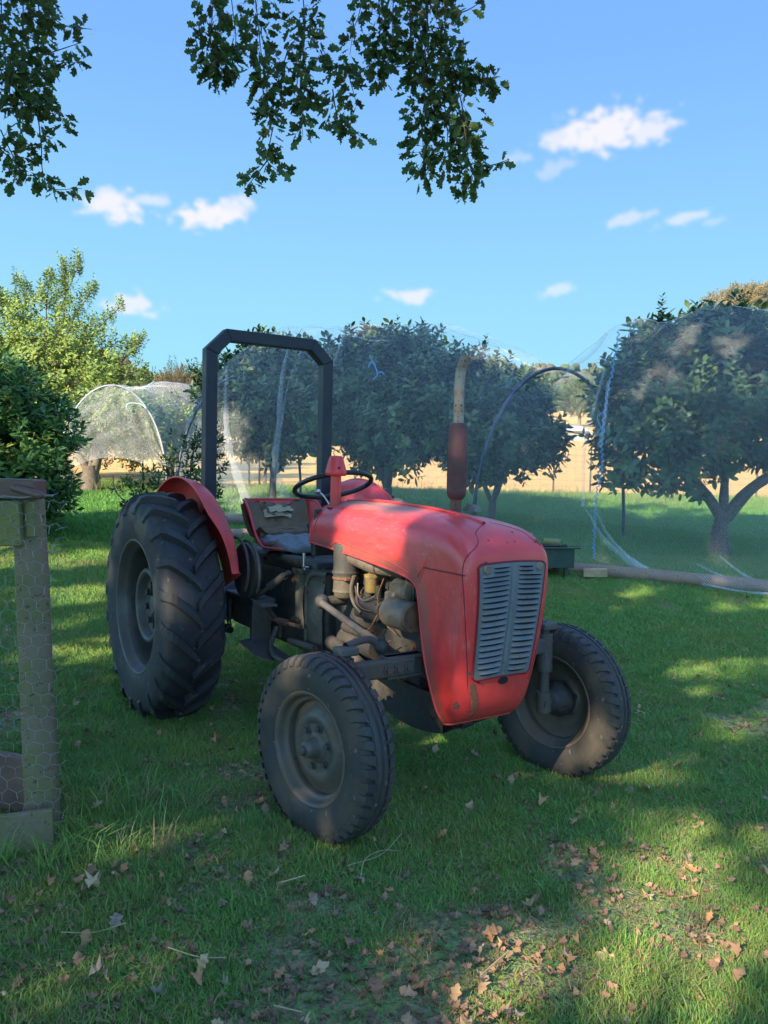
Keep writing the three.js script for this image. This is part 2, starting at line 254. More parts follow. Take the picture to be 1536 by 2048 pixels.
{
  const r = rng(71), C = new THREE.Color(), M4 = new THREE.Matrix4(), Q = new THREE.Quaternion(), E = new THREE.Euler();
  const make = (name, label, g, n, place, color) => {
    const list = []; for (let i = 0; i < n; i++) { const q = place(); if (q) list.push(q); }
    const m = shade(new THREE.InstancedMesh(g, grassMat, list.length)); list.forEach(([s, t, k, ky], i) => { const x = gx(s, t), z = gz(s, t); Q.setFromEuler(E.set((r() - .5) * .3, r() * 6.283, (r() - .5) * .3)); M4.compose(V(x, groundY(s, t), z), Q, V(k, k * ky, k)); m.setMatrixAt(i, M4); m.setColorAt(i, color(C, s, t)); });
    m.name = name; scene.add(m); return tag(m, label, 'grass', null, 'stuff');
  };
  const green = (C, s, t) => { const d = sst(.1, .6, n2(gx(s, t) * .8 + 9, gz(s, t) * .8) + .5 * (r() - .5)), dry = r() < .07 + .34 * thinAt(s, t) ? 1 : 0; return dry ? C.setRGB(.36, .29, .15) : C.setRGB(lerp(.15, .265, r() * .6 + d * .4), lerp(.295, .385, r()), lerp(.068, .105, r())); };
  make('lawn_grass', 'short green lawn grass around the tractor', blades(16, .029, .055, .0015, 1, 1.2), 84000, () => { const s = .9 + 4.9 * Math.pow(r(), .8), t = (r() - .5) * (1.3 * s + 1.1); const th = thinAt(s, t); const cl = .75 + .55 * sst(-.3, .6, n2(gx(s, t) * 3.1, gz(s, t) * 3.1)); return r() < th * .72 ? null : [s, t, lerp(.7, 1.25, r()) * (1 - .25 * th), cl * lerp(.5, 1.2, r()) * (1 - .45 * th)]; }, green);
  make('lawn_grass', 'lawn grass in the middle distance behind the tractor', blades(16, .036, .09, .0026, 2, 1.0), 60000, () => { const s = 5.6 + 5 * r(), t = (r() - .5) * (1.25 * s + 1); return r() < thinAt(s, t) * .7 ? null : [s, t, lerp(.8, 1.3, r()), lerp(.7, 1.3, r())]; }, green);
  make('lawn_grass', 'longer pale grass below the fence and the netted trees', blades(14, .065, .13, .0045, 3, .7), 42000, () => { const s = 10.3 + 8.3 * r(), t = (r() - .5) * 1.25 * s; return [s, t, lerp(.8, 1.3, r()), lerp(.6, 1.25, r()) * (1 + .9 * sst(15.5, 18, s))]; }, (C, s, t) => { const p = sst(14.5, 18.4, s) * r(); return C.setRGB(lerp(.15, .27, p), lerp(.31, .34, r()), lerp(.075, .11, p)); });
  { const rr = rng(5), gs = []; for (let k = 0; k < 7; k++) { const g = new THREE.CircleGeometry(.011, 7); g.scale(.8, 1.5, 1); g.translate(0, .017, 0); g.rotateX(-1.15 - .25 * rr()); g.rotateY(k * .9 + rr() * .4); g.translate(0, .010, 0); g.deleteAttribute('uv'); gs.push(flat(g)); } const g = mergeGeometries(gs, false); g.deleteAttribute('uv');
    make('lawn_weeds', 'small flat broad leaved weeds among the lawn grass', g, 2600, () => { const s = 1.6 + 5 * r(), t = (r() - .5) * 1.2 * s; return n2(gx(s, t) * 1.4 + 40, gz(s, t) * 1.4) > .05 ? [s, t, lerp(.28, .62, r()), 1] : null; }, (C) => C.setRGB(lerp(.10, .17, r()), lerp(.20, .28, r()), lerp(.06, .09, r()))); }
  make('long_grass', 'tall green grass tufts at the foot of the fence post', blades(12, .17, .05, .0026, 4, .9), 190, () => { const a = r(); return a < .7 ? [2.72 + r() * .75, -1.36 + r() * .62, lerp(.5, 1, r()), lerp(.5, 1.1, r())] : [3.3 + r() * 1.6, -1.9 + r() * .7, lerp(.4, .8, r()), lerp(.4, .9, r())]; }, green);
  make('tall_stalks', 'pale seeding grass stalks near the field fence', blades(9, .42, .12, .004, 6, .5), 420, () => [16.2 + r() * 2.2, (r() - .5) * 20, lerp(.6, 1.1, r()), lerp(.5, 1.1, r())], (C) => C.setRGB(.30, .29, .13));
}
// ------------------------------------------------------------------ the tractor: rear axle over the origin, nose along +x
const M = {
  red: worn({ base: [.70, .048, .048], base2: [.61, .040, .042], dirt: [.33, .07, .06], speck: [.13, .07, .055], amount: .36, specks: .0, rough: [.40, .62], bump: .0006, repeat: 1.6, clearcoat: .12 }),
  rust: worn({ base: [.16, .075, .05], base2: [.10, .06, .05], dirt: [.20, .085, .04], speck: [.05, .035, .03], amount: .5, rough: [.7, .95], bump: .0012, repeat: 5 }),
  muffler: worn({ base: [.115, .040, .042], base2: [.085, .034, .040], dirt: [.16, .065, .04], speck: [.08, .04, .03], amount: .35, rough: [.6, .85], bump: .0008, repeat: 4 }),
  pipe: worn({ base: [.36, .30, .25], base2: [.27, .20, .16], dirt: [.26, .14, .085], speck: [.08, .06, .05], amount: .4, rough: [.45, .75], metal: .3, bump: .0006, repeat: 5 }),
  iron: worn({ base: [.066, .063, .062], base2: [.042, .041, .043], dirt: [.095, .072, .05], speck: [.045, .042, .04], amount: .45, rough: [.55, .9], bump: .0018, repeat: 3 }),
  ironPale: worn({ base: [.165, .138, .105], base2: [.10, .088, .070], dirt: [.058, .047, .038], speck: [.10, .07, .05], amount: .45, rough: [.55, .85], bump: .0015, repeat: 3 }),
  ironDark: worn({ base: [.042, .040, .042], base2: [.030, .029, .031], dirt: [.085, .068, .05], speck: [.02, .02, .02], amount: .4, rough: [.5, .85], bump: .0016, repeat: 3 }),
  grey: worn({ base: [.150, .160, .175], base2: [.125, .135, .15], dirt: [.19, .15, .10], speck: [.12, .07, .045], amount: .25, specks: .03, rough: [.45, .7], bump: .0008, repeat: 4 }),
  axle: worn({ base: [.095, .090, .085], base2: [.07, .067, .066], dirt: [.125, .085, .058], speck: [.07, .05, .04], amount: .45, rough: [.6, .9], bump: .001, repeat: 4 }),
  rubber: worn({ base: [.030, .030, .034], base2: [.022, .022, .027], dirt: [.062, .053, .045], speck: [.12, .105, .085], amount: .30, specks: .015, rough: [.55, .9], bump: .0016, repeat: 2.2 }),
  rubberPale: worn({ base: [.042, .040, .040], base2: [.028, .028, .030], dirt: [.088, .073, .056], speck: [.15, .135, .115], amount: .40, specks: .03, rough: [.6, .92], bump: .0016, repeat: 2.4 }),
  rim: worn({ base: [.085, .084, .084], base2: [.06, .06, .064], dirt: [.11, .085, .06], speck: [.10, .05, .03], amount: .35, rough: [.38, .7], metal: .15, bump: .0008, repeat: 3 }),
  rimFront: worn({ base: [.115, .102, .086], base2: [.08, .074, .068], dirt: [.15, .10, .062], speck: [.09, .045, .03], amount: .45, specks: .03, rough: [.45, .75], metal: .1, bump: .0009, repeat: 3 }),
  black: worn({ base: [.012, .014, .030], base2: [.010, .012, .024], dirt: [.020, .020, .034], amount: .3, rough: [.3, .55], bump: .0003, repeat: 2, clearcoat: .05 }),
  wheelBlack: worn({ base: [.012, .012, .014], dirt: [.035, .03, .028], base2: [.018, .017, .018], amount: .25, rough: [.22, .5], bump: .0005, repeat: 5 }),
  chrome: mat({ rgb: [.62, .60, .58], metalness: 1, roughness: .28 }),
  alu: worn({ base: [.20, .18, .155], base2: [.12, .11, .095], dirt: [.07, .053, .04], speck: [.12, .09, .06], amount: .35, rough: [.4, .7], metal: .35, bump: .0008, repeat: 6 }),
  shadowHole: mat({ rgb: [.010, .010, .012], roughness: .9 }),  // near-black fill, paints the shade inside openings that are not cut
};
// the bonnet wears its dust on top: colour by place on the sheet (u along it, v from ridge to hem)
M.bonnet = (() => {
  const dustAt = (u, v) => sst(.50, .22, v + .16 * (TN(u * 3, v * 2, 6, 4) - .5)) * sst(.50, .36, u + .05 * (TN2(u, v, 8, 3) - .5)) * (.70 + .45 * TN(u * 2, v, 12, 4));
  const chip = (u, v) => { // bare metal by the grille and small stone chips over the front
    const n = TN2(u, v, 28, 3), w = TN3(u * 2, v * 2, 14, 4);
    return sst(.84, .91, n + .05 * w) * sst(.62, .68, u) * sst(.55, .40, v);
  };
  const map = tex(1024, (u, v) => {
    let c = mix3([.72, .050, .050], [.63, .042, .043], TN3(u, v, 7, 4));
    const streak = TN(u * 6, v, 10, 3); c = c.map((q) => q * (.93 + .14 * streak));
    c = mix3(c, [.60, .13, .13], .5 * sst(.52, .74, TN2(u, v, 6, 5))); // chalky faded areas
    c = mix3(c, [.22, .05, .05], .28 * sst(.56, .78, TN(u * 3, v * 1.2, 9, 4)) * sst(.25, .8, v)); // grime run down the flank
    c = mix3(c, [.20, .11, .09], .6 * sst(.86, 1, v + .10 * TN3(u * 2, v, 20, 3)));
    c = mix3(c, [.64, .20, .18], .45 * sst(.70, .80, TN3(u * 2, v * 2, 36, 2)) * sst(.5, .7, TN(u, v, 5, 3))); // scuffs
    c = mix3(c, [.235, .150, .130], clamp(dustAt(u, v)) * .88);
    return mix3(c, [.10, .065, .055], chip(u, v));
  });
  const rmap = tex(512, (u, v) => clamp(.36 + .45 * dustAt(u, v) + .18 * (TN(u, v, 16, 3) - .4) + .3 * chip(u, v)), { srgb: false });
  const bmap = tex(1024, (u, v) => .5 + .28 * (TN(u * 2, v * 2, 10, 4) - .5) + .30 * sst(.62, .72, TN2(u, v * 3, 18, 4)) * sst(.5, .35, u) * sst(.3, .5, v) - .5 * chip(u, v), { srgb: false });
  return mat({ map, roughnessMap: rmap, roughness: 1, bumpMap: bmap, bumpScale: .0013, clearcoat: .35, clearcoatRoughness: .28 });
})();

const tractor = thing('vintage_tractor', 'old red farm tractor with grey louvred grille and black roll bar parked on the lawn', 'tractor');

// --- bonnet and nose as one pressed sheet
// stations: [s, outer x, outer y, hem x, hem y, half width, shoulder radius]
const HOOD = spline([
  [0, .86, 1.262, .862, 1.052, .205, .150], [.16, 1.10, 1.281, 1.15, 1.040, .216, .150], [.34, 1.50, 1.278, 1.50, 1.016, .222, .145], [.50, 1.80, 1.264, 1.765, .990, .227, .13],
  [.585, 1.975, 1.245, 1.850, .962, .231, .115], [.64, 2.075, 1.222, 1.873, .915, .233, .10], [.69, 2.150, 1.180, 1.884, .86, .232, .082], [.735, 2.188, 1.118, 1.892, .80, .230, .066],
  [.80, 2.190, .98, 1.905, .72, .227, .058], [.86, 2.172, .80, 1.928, .62, .221, .056], [.92, 2.142, .615, 1.962, .51, .210, .060], [.955, 2.115, .505, 1.985, .452, .200, .068], [.985, 2.075, .438, 2.000, .420, .185, .07], [1, 2.03, .412, 1.995, .405, .172, .05]]);
function hoodAt(s, t) { // t: -1 .. 1 across, the hem at both ends
  const [ox, oy, hx, hy, w, r0] = HOOD(s), dx = hx - ox, dy = hy - oy, L = Math.hypot(dx, dy), r = Math.min(r0, L * .8), cam = .012 * sst(1, .9, s);
  const a = Math.abs(t), sg = Math.sign(t);
  const flatL = w - r, arc = r * Math.PI / 2, side = Math.max(L - r - cam, .004), total = flatL + arc + side;
  let q = a * total, z, d;
  if (q < flatL) { z = q; d = cam * (q / Math.max(flatL, .01)) ** 2; }
  else if (q < flatL + arc) { const th = (q - flatL) / r; z = flatL + r * Math.sin(th); d = cam + r * (1 - Math.cos(th)); }
  else { z = w + .004 * Math.sin((q - flatL - arc) / side * Math.PI) * (s < .6 ? 1 : 0); d = cam + r + (q - flatL - arc); }
  return [ox + dx / L * d, oy + dy / L * d, sg * z, s, a];
}
function hoodNormal(s, t) { const e = .002, p = V(...hoodAt(s, t).slice(0, 3)), a = V(...hoodAt(Math.min(1, s + e), t).slice(0, 3)).sub(V(...hoodAt(Math.max(0, s - e), t).slice(0, 3))), b = V(...hoodAt(s, t + e).slice(0, 3)).sub(V(...hoodAt(s, t - e).slice(0, 3))); const n = b.cross(a).normalize(); if (n.x + n.y < 0 && Math.abs(n.z) < .7) n.negate(); if (n.z * t < 0 && Math.abs(n.z) >= .7) n.negate(); return n; }
const seamMat = mat({ rgb: [.20, .014, .026], roughness: .7 });
function hoodLine(pts, r, m, name, parent, lift = 0) { const q = pts.map(([s, t]) => { const p = hoodAt(s, t), n = hoodNormal(s, t); return [p[0] + n.x * lift, p[1] + n.y * lift, p[2] + n.z * lift]; }); return obj(name, tube(q, r, pts.length * 8, 6), m, parent); }
// front opening for the grille: between s = GA and GB, |t| < share of the width
const GA = .748, GB = .918;
{
  const bonnet = part('bonnet', tractor);
  const N = 132, K = 76, sheet = grid(N, K, (u, v) => hoodAt(u, v * 2 - 1));
  const sk = obj('sheet_metal', sheet, M.bonnet, bonnet, true);
  // hem: the folded lower edge, and the thickness behind it
  for (const sd of [-1, 1]) { const pts = []; for (let i = 0; i <= 40; i++) { const p = hoodAt(i / 40, sd); pts.push([p[0], p[1], p[2]]); } obj('hem', tube(pts, .0055, 120, 6), M.red, bonnet); }
  { const pts = []; for (let i = 0; i <= 30; i++) { const p = hoodAt(0.002, -1 + i / 15); pts.push([p[0], p[1], p[2]]); } obj('hem', tube(pts, .005, 60, 6), M.red, bonnet); }
  { const pts = []; for (let i = 0; i <= 30; i++) { const p = hoodAt(1, -1 + i / 15); pts.push([p[0], p[1], p[2]]); } obj('hem', tube(pts, .006, 60, 6), M.red, bonnet); }
  // raised hinge bead along the ridge, seams between panels
  obj('hinge_bead', tube([.05, .2, .35, .5, .62].map((s) => { const p = hoodAt(s, .06); return [p[0], p[1] + .004, p[2]]; }), .007, 40, 8), M.red, bonnet);
  for (const sd of [-1, 1]) {
    hoodLine([[.612, .02 * sd], [.632, .12 * sd], [.66, .22 * sd], [.688, .24 * sd], [.706, .28 * sd], [.716, .33 * sd], [.725, .37 * sd], [.745, .40 * sd], [.80, .405 * sd], [.86, .415 * sd], [.92, .44 * sd], [.965, .50 * sd]], .0026, seamMat, 'seam', bonnet, -.0012);
    const y = 1.046; const pts = []; for (let x = 1.868; x <= 2.182; x += .02) pts.push([x, y + (x < 1.90 ? -(1.90 - x) * 1.4 : 0), sd * (.2325 + .0005)]);
    obj('seam', tube(pts, .003, 40, 6), seamMat, bonnet);
    hoodLine([[.03, .05 * sd], [.03, .3 * sd], [.03, .5 * sd], [.03, .7 * sd], [.03, .98 * sd]], .003, seamMat, 'seam', bonnet, -.001);
    // pressed step along the lower flank
    obj('flank_ridge', tube([[1.10, 1.052, .2165 * sd], [1.16, 1.082, .219 * sd], [1.40, 1.064, .221 * sd], [1.66, 1.036, .225 * sd], [1.80, 1.006, .228 * sd]], .0045, 40, 6), M.red, bonnet);
  }
  for (const [x, z] of [[1.19, -.12], [1.78, -.12]]) { const hc = lathe([[0, .030], [.018, .028], [.034, .018], [.042, .004], [.044, 0]], 20); obj('bonnet_catch', put(hc, [x, 1.268, z], [0, 0, 0], [1.3, 1, .8]), M.alu, bonnet); }
  // rust where the paint has flaked beside the grille, and small marks
  const flake = (pts, r, seed) => { const rr = rng(seed); const gs = []; for (const [s, t, k] of pts) { const p = hoodAt(s, t), n = hoodNormal(s, t), m = 11; const pos = [[0, 0]]; for (let i = 0; i < m; i++) { const a = i / m * Math.PI * 2, q = r * k * (.55 + .75 * rr()); pos.push([Math.cos(a) * q, Math.sin(a) * q]); } const sh = new THREE.Shape(pos.slice(1).map((q) => new THREE.Vector2(...q))); const g = new THREE.ExtrudeGeometry(sh, { depth: .0012, bevelEnabled: false }); g.applyQuaternion(new THREE.Quaternion().setFromUnitVectors(V(0, 0, 1), n)); g.translate(p[0], p[1], p[2]); gs.push(g); } return gs; };
  flake([[.925, .385, 1], [.933, .375, 1.1], [.940, .37, 1.2], [.948, .36, 1.25], [.956, .37, 1.0], [.963, .365, .9], [.971, .385, .7], [.978, .40, .5], [.906, .415, .6], [.905, .43, .4]], .015, 4).forEach((g) => obj('rust_patch', g, M.rust, bonnet));
  flake([[.694, -.28, .9], [.697, -.25, .7], [.70, -.30, .5], [.69, .16, .5], [.702, .02, .35], [.70, -.05, .4], [.665, -.1, .4], [.95, .62, 1.3], [.944, .6, .6], [.975, .44, .5], [.935, .41, .4]], .011, 9).forEach((g) => obj('paint_chip', g, M.rust, bonnet));
  for (const [s, t] of [[.925, -.03]]) { const p = hoodAt(s, t), n = hoodNormal(s, t); const g = lathe([[.026, .0035], [.024, .006], [.021, .005], [.020, .004], [0, .0038]], 28); g.scale(.62, 1, 1); g.applyQuaternion(new THREE.Quaternion().setFromUnitVectors(UPV, n)); g.translate(p[0], p[1], p[2]); obj('crank_hole_shade', g, M.shadowHole, bonnet); }  // raised dark disc, paints the shade of the crank opening

  // grille: a pressed grey plate, each louvre a piece of its own
  const grille = part('grille', tractor);
  const gp = (a, v, lift) => { // a: -1..1 over the plate, v: 0 top .. 1 bottom
    const s = lerp(GA, GB, v), hw = lerp(.176, .150, v), [ox, oy] = HOOD(s), w = HOOD(s)[4], r = HOOD(s)[5], z = a * hw, fl = w - r;
    // follows the sheet: find t for that z
    const L = Math.hypot(HOOD(s)[2] - ox, HOOD(s)[3] - oy); let q = Math.abs(z) < fl ? Math.abs(z) : fl + r * Math.asin(clamp((Math.abs(z) - fl) / r)); const tot = fl + r * Math.PI / 2 + Math.max(L - r - .012, .004);
    const t = Math.sign(z) * q / tot, p = hoodAt(s, t), n = hoodNormal(s, t); n.z *= .35; n.normalize();
    return [p[0] + n.x * lift, p[1] + n.y * lift, p[2] + n.z * lift];
  };
  const round = (a, v) => { const c = .085; const dv = Math.min(v, 1 - v) * .5 / .36, da = (1 - Math.abs(a)) * .5; return da < c && dv < c ? Math.hypot(c - da, c - dv) <= c : true; };
  // backing plate with rounded corners (cells outside the corner arc are skipped)
  { const nu = 46, nv = 70, g0 = grid(nu, nv, (u, v) => { let a = u * 2 - 1; const c = .085, dv = Math.min(v, 1 - v) * .5 / .19; const lim = dv < c ? 1 - 2 * (c - Math.sqrt(Math.max(0, c * c - (c - dv) ** 2))) * .75 : 1; a *= lim; return gp(a, v, .006); }); obj('grille_plate', g0, M.grey, grille); }
  { const pts = []; const c = .085; for (let i = 0; i < 160; i++) { const k = i / 160 * 4; const e = Math.floor(k), f = k - e; let a, v; if (e === 0) { a = -1 + 2 * f; v = 0; } else if (e === 1) { a = 1; v = f; } else if (e === 2) { a = 1 - 2 * f; v = 1; } else { a = -1; v = 1 - f; }
      const dv = Math.min(v, 1 - v) * .5 / .19; if (dv < c) { const lim = 1 - 2 * (c - Math.sqrt(Math.max(0, c * c - (c - dv) ** 2))) * .75; a = clamp(a, -lim, lim); } pts.push(gp(a * 1.012, v, .0045)); }
    const cv = new THREE.CatmullRomCurve3(pts.map((p) => V(...p)), true); obj('grille_surround', new THREE.TubeGeometry(cv, 320, .0042, 6, true), seamMat, grille); }
  // centre rib
  obj('centre_rib', grid(6, 40, (u, v) => gp((u * 2 - 1) * .085, .012 + v * .972, .0078 + .004 * Math.cos((u - .5) * Math.PI))), M.grey, grille);
  const slotShadeMat = mat({ rgb: [.012, .012, .014], roughness: .95 });  // near-black, paints the shade inside the louvre openings
  const NL = 20;
  for (const sd of [-1, 1]) for (let k = 0; k < NL; k++) {
    const v0 = .028 + k * .0473, vh = .0473; let a0 = .125, a1 = .93; if (k < 2) a1 = .62; if (k === NL - 1) a1 = .82; if (k === NL - 2) a1 = .9;
    // a hood that swells out over its slot, tapering to nothing at the ends
    const swell = (u) => Math.pow(Math.max(0, Math.sin(u * Math.PI)), .30) ;
    const g = grid(20, 6, (u, v) => { const a = sd * lerp(a0, a1, u), e = swell(u); return gp(a, v0 + vh * (.10 + .44 * v), .0065 + .0095 * e * Math.pow(v, 1.3)); });
    const lip = grid(20, 2, (u, v) => { const a = sd * lerp(a0, a1, u), e = swell(u); return gp(a, v0 + vh * (.54 + .03 * v), .0065 + .0095 * e * (1 - .85 * v)); });
    const louvre = obj('louvre', [g, lip], M.grey, grille);
    const h = grid(20, 2, (u, v) => { const a = sd * lerp(a0 + .012, a1 - .012, u), e = swell(u); return gp(a, v0 + vh * (.545 + .47 * e * v), .0072 + .0006 * (1 - v)); });
    obj('slot', h, slotShadeMat, louvre);
  }
  for (const [a, v] of [[.80, .062], [-.80, .062]]) { const p = gp(a, v, .006), n = V(1, .1, 0).normalize(); const g = lathe([[.017, 0], [.017, .004], [.012, .006], [.011, .004], [.004, .0045], [0, .0045]], 22); g.applyQuaternion(new THREE.Quaternion().setFromUnitVectors(UPV, n)); g.translate(...p); obj('screw', g, M.pipe, grille); }
}

// --- wheels
function tyreRear() { // axis along z, outer side +z
  const Rr = .615, prof = [[.362, .125], [.375, .150], [.392, .158], [.42, .166], [.47, .172], [.52, .170], [.56, .163], [.590, .148], [.606, .120], [.614, .06], [.616, 0]];
  const full = [...prof, ...prof.slice(0, -1).reverse().map(([r, z]) => [r, -z])];
  const carcass = lathe(full.map(([r, z]) => [r, -z]), 96, 'z');
  const surf = (z) => { const a = Math.abs(z); for (let i = prof.length - 1; i > 5; i--) { const [r1, z1] = prof[i - 1], [r0, z0] = prof[i]; if (a <= z1) return lerp(r0, r1, (a - z0) / (z1 - z0)); } return .55; };
  const lugs = [], n = 20;
  for (const sd of [-1, 1]) for (let k = 0; k < n; k++) {
    const base = (k + (sd > 0 ? 0 : .5)) / n * Math.PI * 2, st = 9, pos = [], idx = [];
    for (let i = 0; i <= st; i++) {
      const f = i / st; // 0 at the centre line, 1 down the shoulder
      const z = sd * lerp(-.012, .166, Math.min(1, f * 1.12)), rs = f < .86 ? surf(z) : lerp(surf(z), .535, (f - .86) / .14), top = rs + (f < .86 ? lerp(.040, .036, f) : lerp(.036, .004, (f - .86) / .14));
      const ang = base + lerp(-.02, .285, Math.pow(f, .85)), w = lerp(.024, .036, f) , wt = w * .72;
      const zt = f >= .86 ? sd * lerp(.168, .178, (f - .86) / .14) : z;
      for (const [rr, ww, zz] of [[rs - .012, -w, z], [top, -wt, zt], [top, wt, zt], [rs - .012, w, z]]) { const a = ang + ww / .63; pos.push(Math.cos(a) * rr, Math.sin(a) * rr, zz); }
    }
    for (let i = 0; i < st; i++) for (let j = 0; j < 3; j++) { const a = i * 4 + j, b = a + 1, c = a + 4, d = c + 1; idx.push(a, b, d, a, d, c); }
    idx.push(0, 1, 2, 0, 2, 3); const e = st * 4; idx.push(e, e + 2, e + 1, e, e + 3, e + 2);
    const g = new THREE.BufferGeometry(); g.setAttribute('position', new THREE.Float32BufferAttribute(pos, 3)); g.setIndex(idx); const q = g.toNonIndexed(); q.computeVertexNormals(); lugs.push(q);
  }
  return { carcass, lugs };
}
function rearWheel(z, sd) {
  const w = part('rear_wheel', tractor, [0, .622, z]); if (sd < 0) w.scale.z = -1;
  const { carcass, lugs } = tyreRear();
  obj('tyre', [carcass, ...lugs], M.rubber, w);
  const rim = [[.362, .125], [.384, .146], [.388, .150], [.386, .156], [.378, .157], [.370, .150], [.362, .128], [.350, .105], [.342, .10], [.338, .07], [.335, -.05], [.338, -.10], [.350, -.125], [.372, -.15]].map(([r, y]) => [r, y]);
  obj('rim', lathe(rim, 72, 'z'), M.rim, w);
  const disc = [[.336, -.02], [.318, -.03], [.27, -.035], [.235, -.01], [.222, .05], [.214, .082], [.205, .090], [.192, .090], [.180, .080], [.168, .045], [.160, .03], [.06, .03], [.055, .05], [.045, .055], [0, .055]];
  obj('wheel_disc', lathe(disc, 64, 'z'), M.rim, w);
  for (let k = 0; k < 8; k++) { const a = k / 8 * Math.PI * 2 + .2; obj('wheel_nut', bolt([Math.cos(a) * .115, Math.sin(a) * .115, .03], [0, 0, 1], .019, .030), M.ironDark, w); }
  for (let k = 0; k < 8; k++) { const a = k / 8 * Math.PI * 2 + .5; obj('rim_clamp', put(box(-.02, .02, -.03, .02, -.05, 0, .004), [Math.cos(a) * .325, Math.sin(a) * .325, .0], [0, 0, a - Math.PI / 2]), M.ironDark, w); }
  return w;
}
rearWheel(.712, 1); rearWheel(-.712, -1);

function frontWheel(z, sd) {
  const w = part('front_wheel', tractor, [1.83, .348, z]); w.rotation.y = .156; if (sd < 0) w.scale.z = -1;
  // ribbed tread: a broad grooved crown, scalloped shoulder blocks
  const prof = [[.214, .058], [.222, .064], [.235, .072], [.265, .079], [.295, .080], [.318, .077], [.336, .071], [.346, .064], [.3505, .056], [.352, .046], [.353, .037], [.3445, .034], [.3445, .030], [.3635, .027], [.3655, .012], [.3655, .008], [.354, .006], [.354, -.006], [.3655, -.008]];
  const left = prof.slice(0, -3).reverse().map(([r, y]) => [r, -y]);
  obj('tyre', (() => {
    const carc = lathe([...prof, ...left].map(([r, y]) => [r, -y]), 120, 'z'), gs = [carc], n = 44;
    for (const s of [-1, 1]) for (let k = 0; k < n; k++) { // blocks: chunky, worn, running down the shoulder
      const a0 = (k + (s > 0 ? .0 : .5)) / n * Math.PI * 2, aw = Math.PI * 2 / n, pos = [], idx = [];
      const ring = [[.3435, .034, .366], [.350, .050, .3655], [.347, .062, .3585], [.336, .071, .3445], [.322, .0765, .327]];
      const skew = [0, .10, .18, .25, .28], half = [.44, .40, .36, .30, .24];
      ring.forEach(([rb, zz, rt], i) => { const am = a0 + aw * skew[i], h = aw * half[i]; const zt = zz + (i > 1 ? .0045 : 0); for (const [rr, da, z2] of [[rb - .004, -h, zz], [rt, -h * .82, zt], [rt, h * .82, zt], [rb - .004, h, zz]]) pos.push(Math.cos(am + da) * rr, Math.sin(am + da) * rr, s * z2); });
      for (let i = 0; i < 4; i++) for (let j = 0; j < 3; j++) { const a = i * 4 + j, b = a + 1, c = a + 4, d = c + 1; idx.push(a, b, d, a, d, c); }
      idx.push(0, 1, 2, 0, 2, 3);
      const g = new THREE.BufferGeometry(); g.setAttribute('position', new THREE.Float32BufferAttribute(pos, 3)); g.setIndex(idx); const q = g.toNonIndexed(); q.computeVertexNormals(); gs.push(q);
    }
    return gs;
  })(), M.rubberPale, w);
  const rim = [[.214, .056], [.222, .060], [.2265, .062], [.2275, .067], [.222, .070], [.213, .066], [.207, .055], [.204, .040], [.196, .033], [.188, .031], [.184, .024], [.182, -.02], [.190, -.03], [.204, -.04], [.213, -.066], [.2225, -.070], [.2275, -.066], [.222, -.06]];
  obj('rim', lathe(rim, 72, 'z'), M.rimFront, w);
  const disc = [[.184, .002], [.172, .004], [.160, .012], [.135, .030], [.122, .034], [.110, .034], [.100, .030], [.092, .024], [.088, .024], [.060, .026]];
  obj('wheel_disc', lathe(disc, 56, 'z'), M.rimFront, w);
  obj('hub', [lathe([[.066, .015], [.062, .028], [.048, .033], [.042, .040], [.036, .062], [.033, .078], [.024, .086], [.018, .088], [0, .088]], 32, 'z')], M.rimFront, w);
  obj('grease_cap', lathe([[.020, .080], [.019, .098], [.013, .106], [0, .107]], 20, 'z'), M.iron, w);
  for (let k = 0; k < 6; k++) { const a = k / 6 * Math.PI * 2 + .3; obj('wheel_nut', bolt([Math.cos(a) * .079, Math.sin(a) * .079, .022], [0, 0, 1], .013, .020), M.rim, w); }
  obj('brake_hub', lathe([[.0, -.075], [.045, -.075], [.052, -.05], [.07, -.03], [.085, -.01], [.085, .01]], 28, 'z'), M.ironDark, w);
  return w;
}
frontWheel(.655, 1); frontWheel(-.655, -1);

// --- rear fenders: pressed shells over the inner half of each tyre
function fender(sd) {
  const f = part('fender', tractor), a0 = R(22), a1 = R(165), c = [0, .622];
  const prof = spline([[0, .40, .468], [.3, .58, .470], [.5, .655, .482], [.68, .705, .512], [.83, .731, .556], [1, .742, .620]]);
  const g = grid(60, 18, (u, v) => { const a = lerp(a0, a1, u), [r, z] = prof(v); const cut = r * Math.sin(a) < -.1 ? 0 : 1; const end = 1 - .10 * sst(.14, 0, u) * v, zz = lerp(z, .475, .62 * sst(.22, 0, u)); return [c[0] + Math.cos(a) * r * end, c[1] + Math.sin(a) * r * end, sd * zz]; });
  const rimPts = [], innerPts = []; for (let i = 0; i <= 40; i++) { const a = lerp(a0, a1, i / 40), end = 1 - .10 * sst(.14, 0, i / 40); rimPts.push([Math.cos(a) * .742 * end, c[1] + Math.sin(a) * .742 * end, sd * lerp(.620, .475, .62 * sst(.22, 0, i / 40))]); }
  const foot = []; for (let i = 0; i <= 16; i++) { const [r, z] = prof(i / 16), end = 1 - .10 * (i / 16); foot.push([Math.cos(a0) * r * end, c[1] + Math.sin(a0) * r * end, sd * lerp(z, .475, .62)]); }
  obj('fender_shell', g, M.red, f); obj('rolled_edge', [tube(rimPts, .007, 90, 8), tube(foot, .006, 30, 8)], M.red, f);
  obj('bracket', [box(-.06, .06, .58, .98, sd > 0 ? .455 : -.468, sd > 0 ? .468 : -.455, .004)], M.ironDark, f);
  for (const [x, y] of [[.25, 1.08], [.02, 1.16], [-.22, 1.10]]) obj('bolt', bolt([x, y, sd * .4705], [0, 0, -sd], .009, .008), M.rust, f);
}
fender(1); fender(-1);

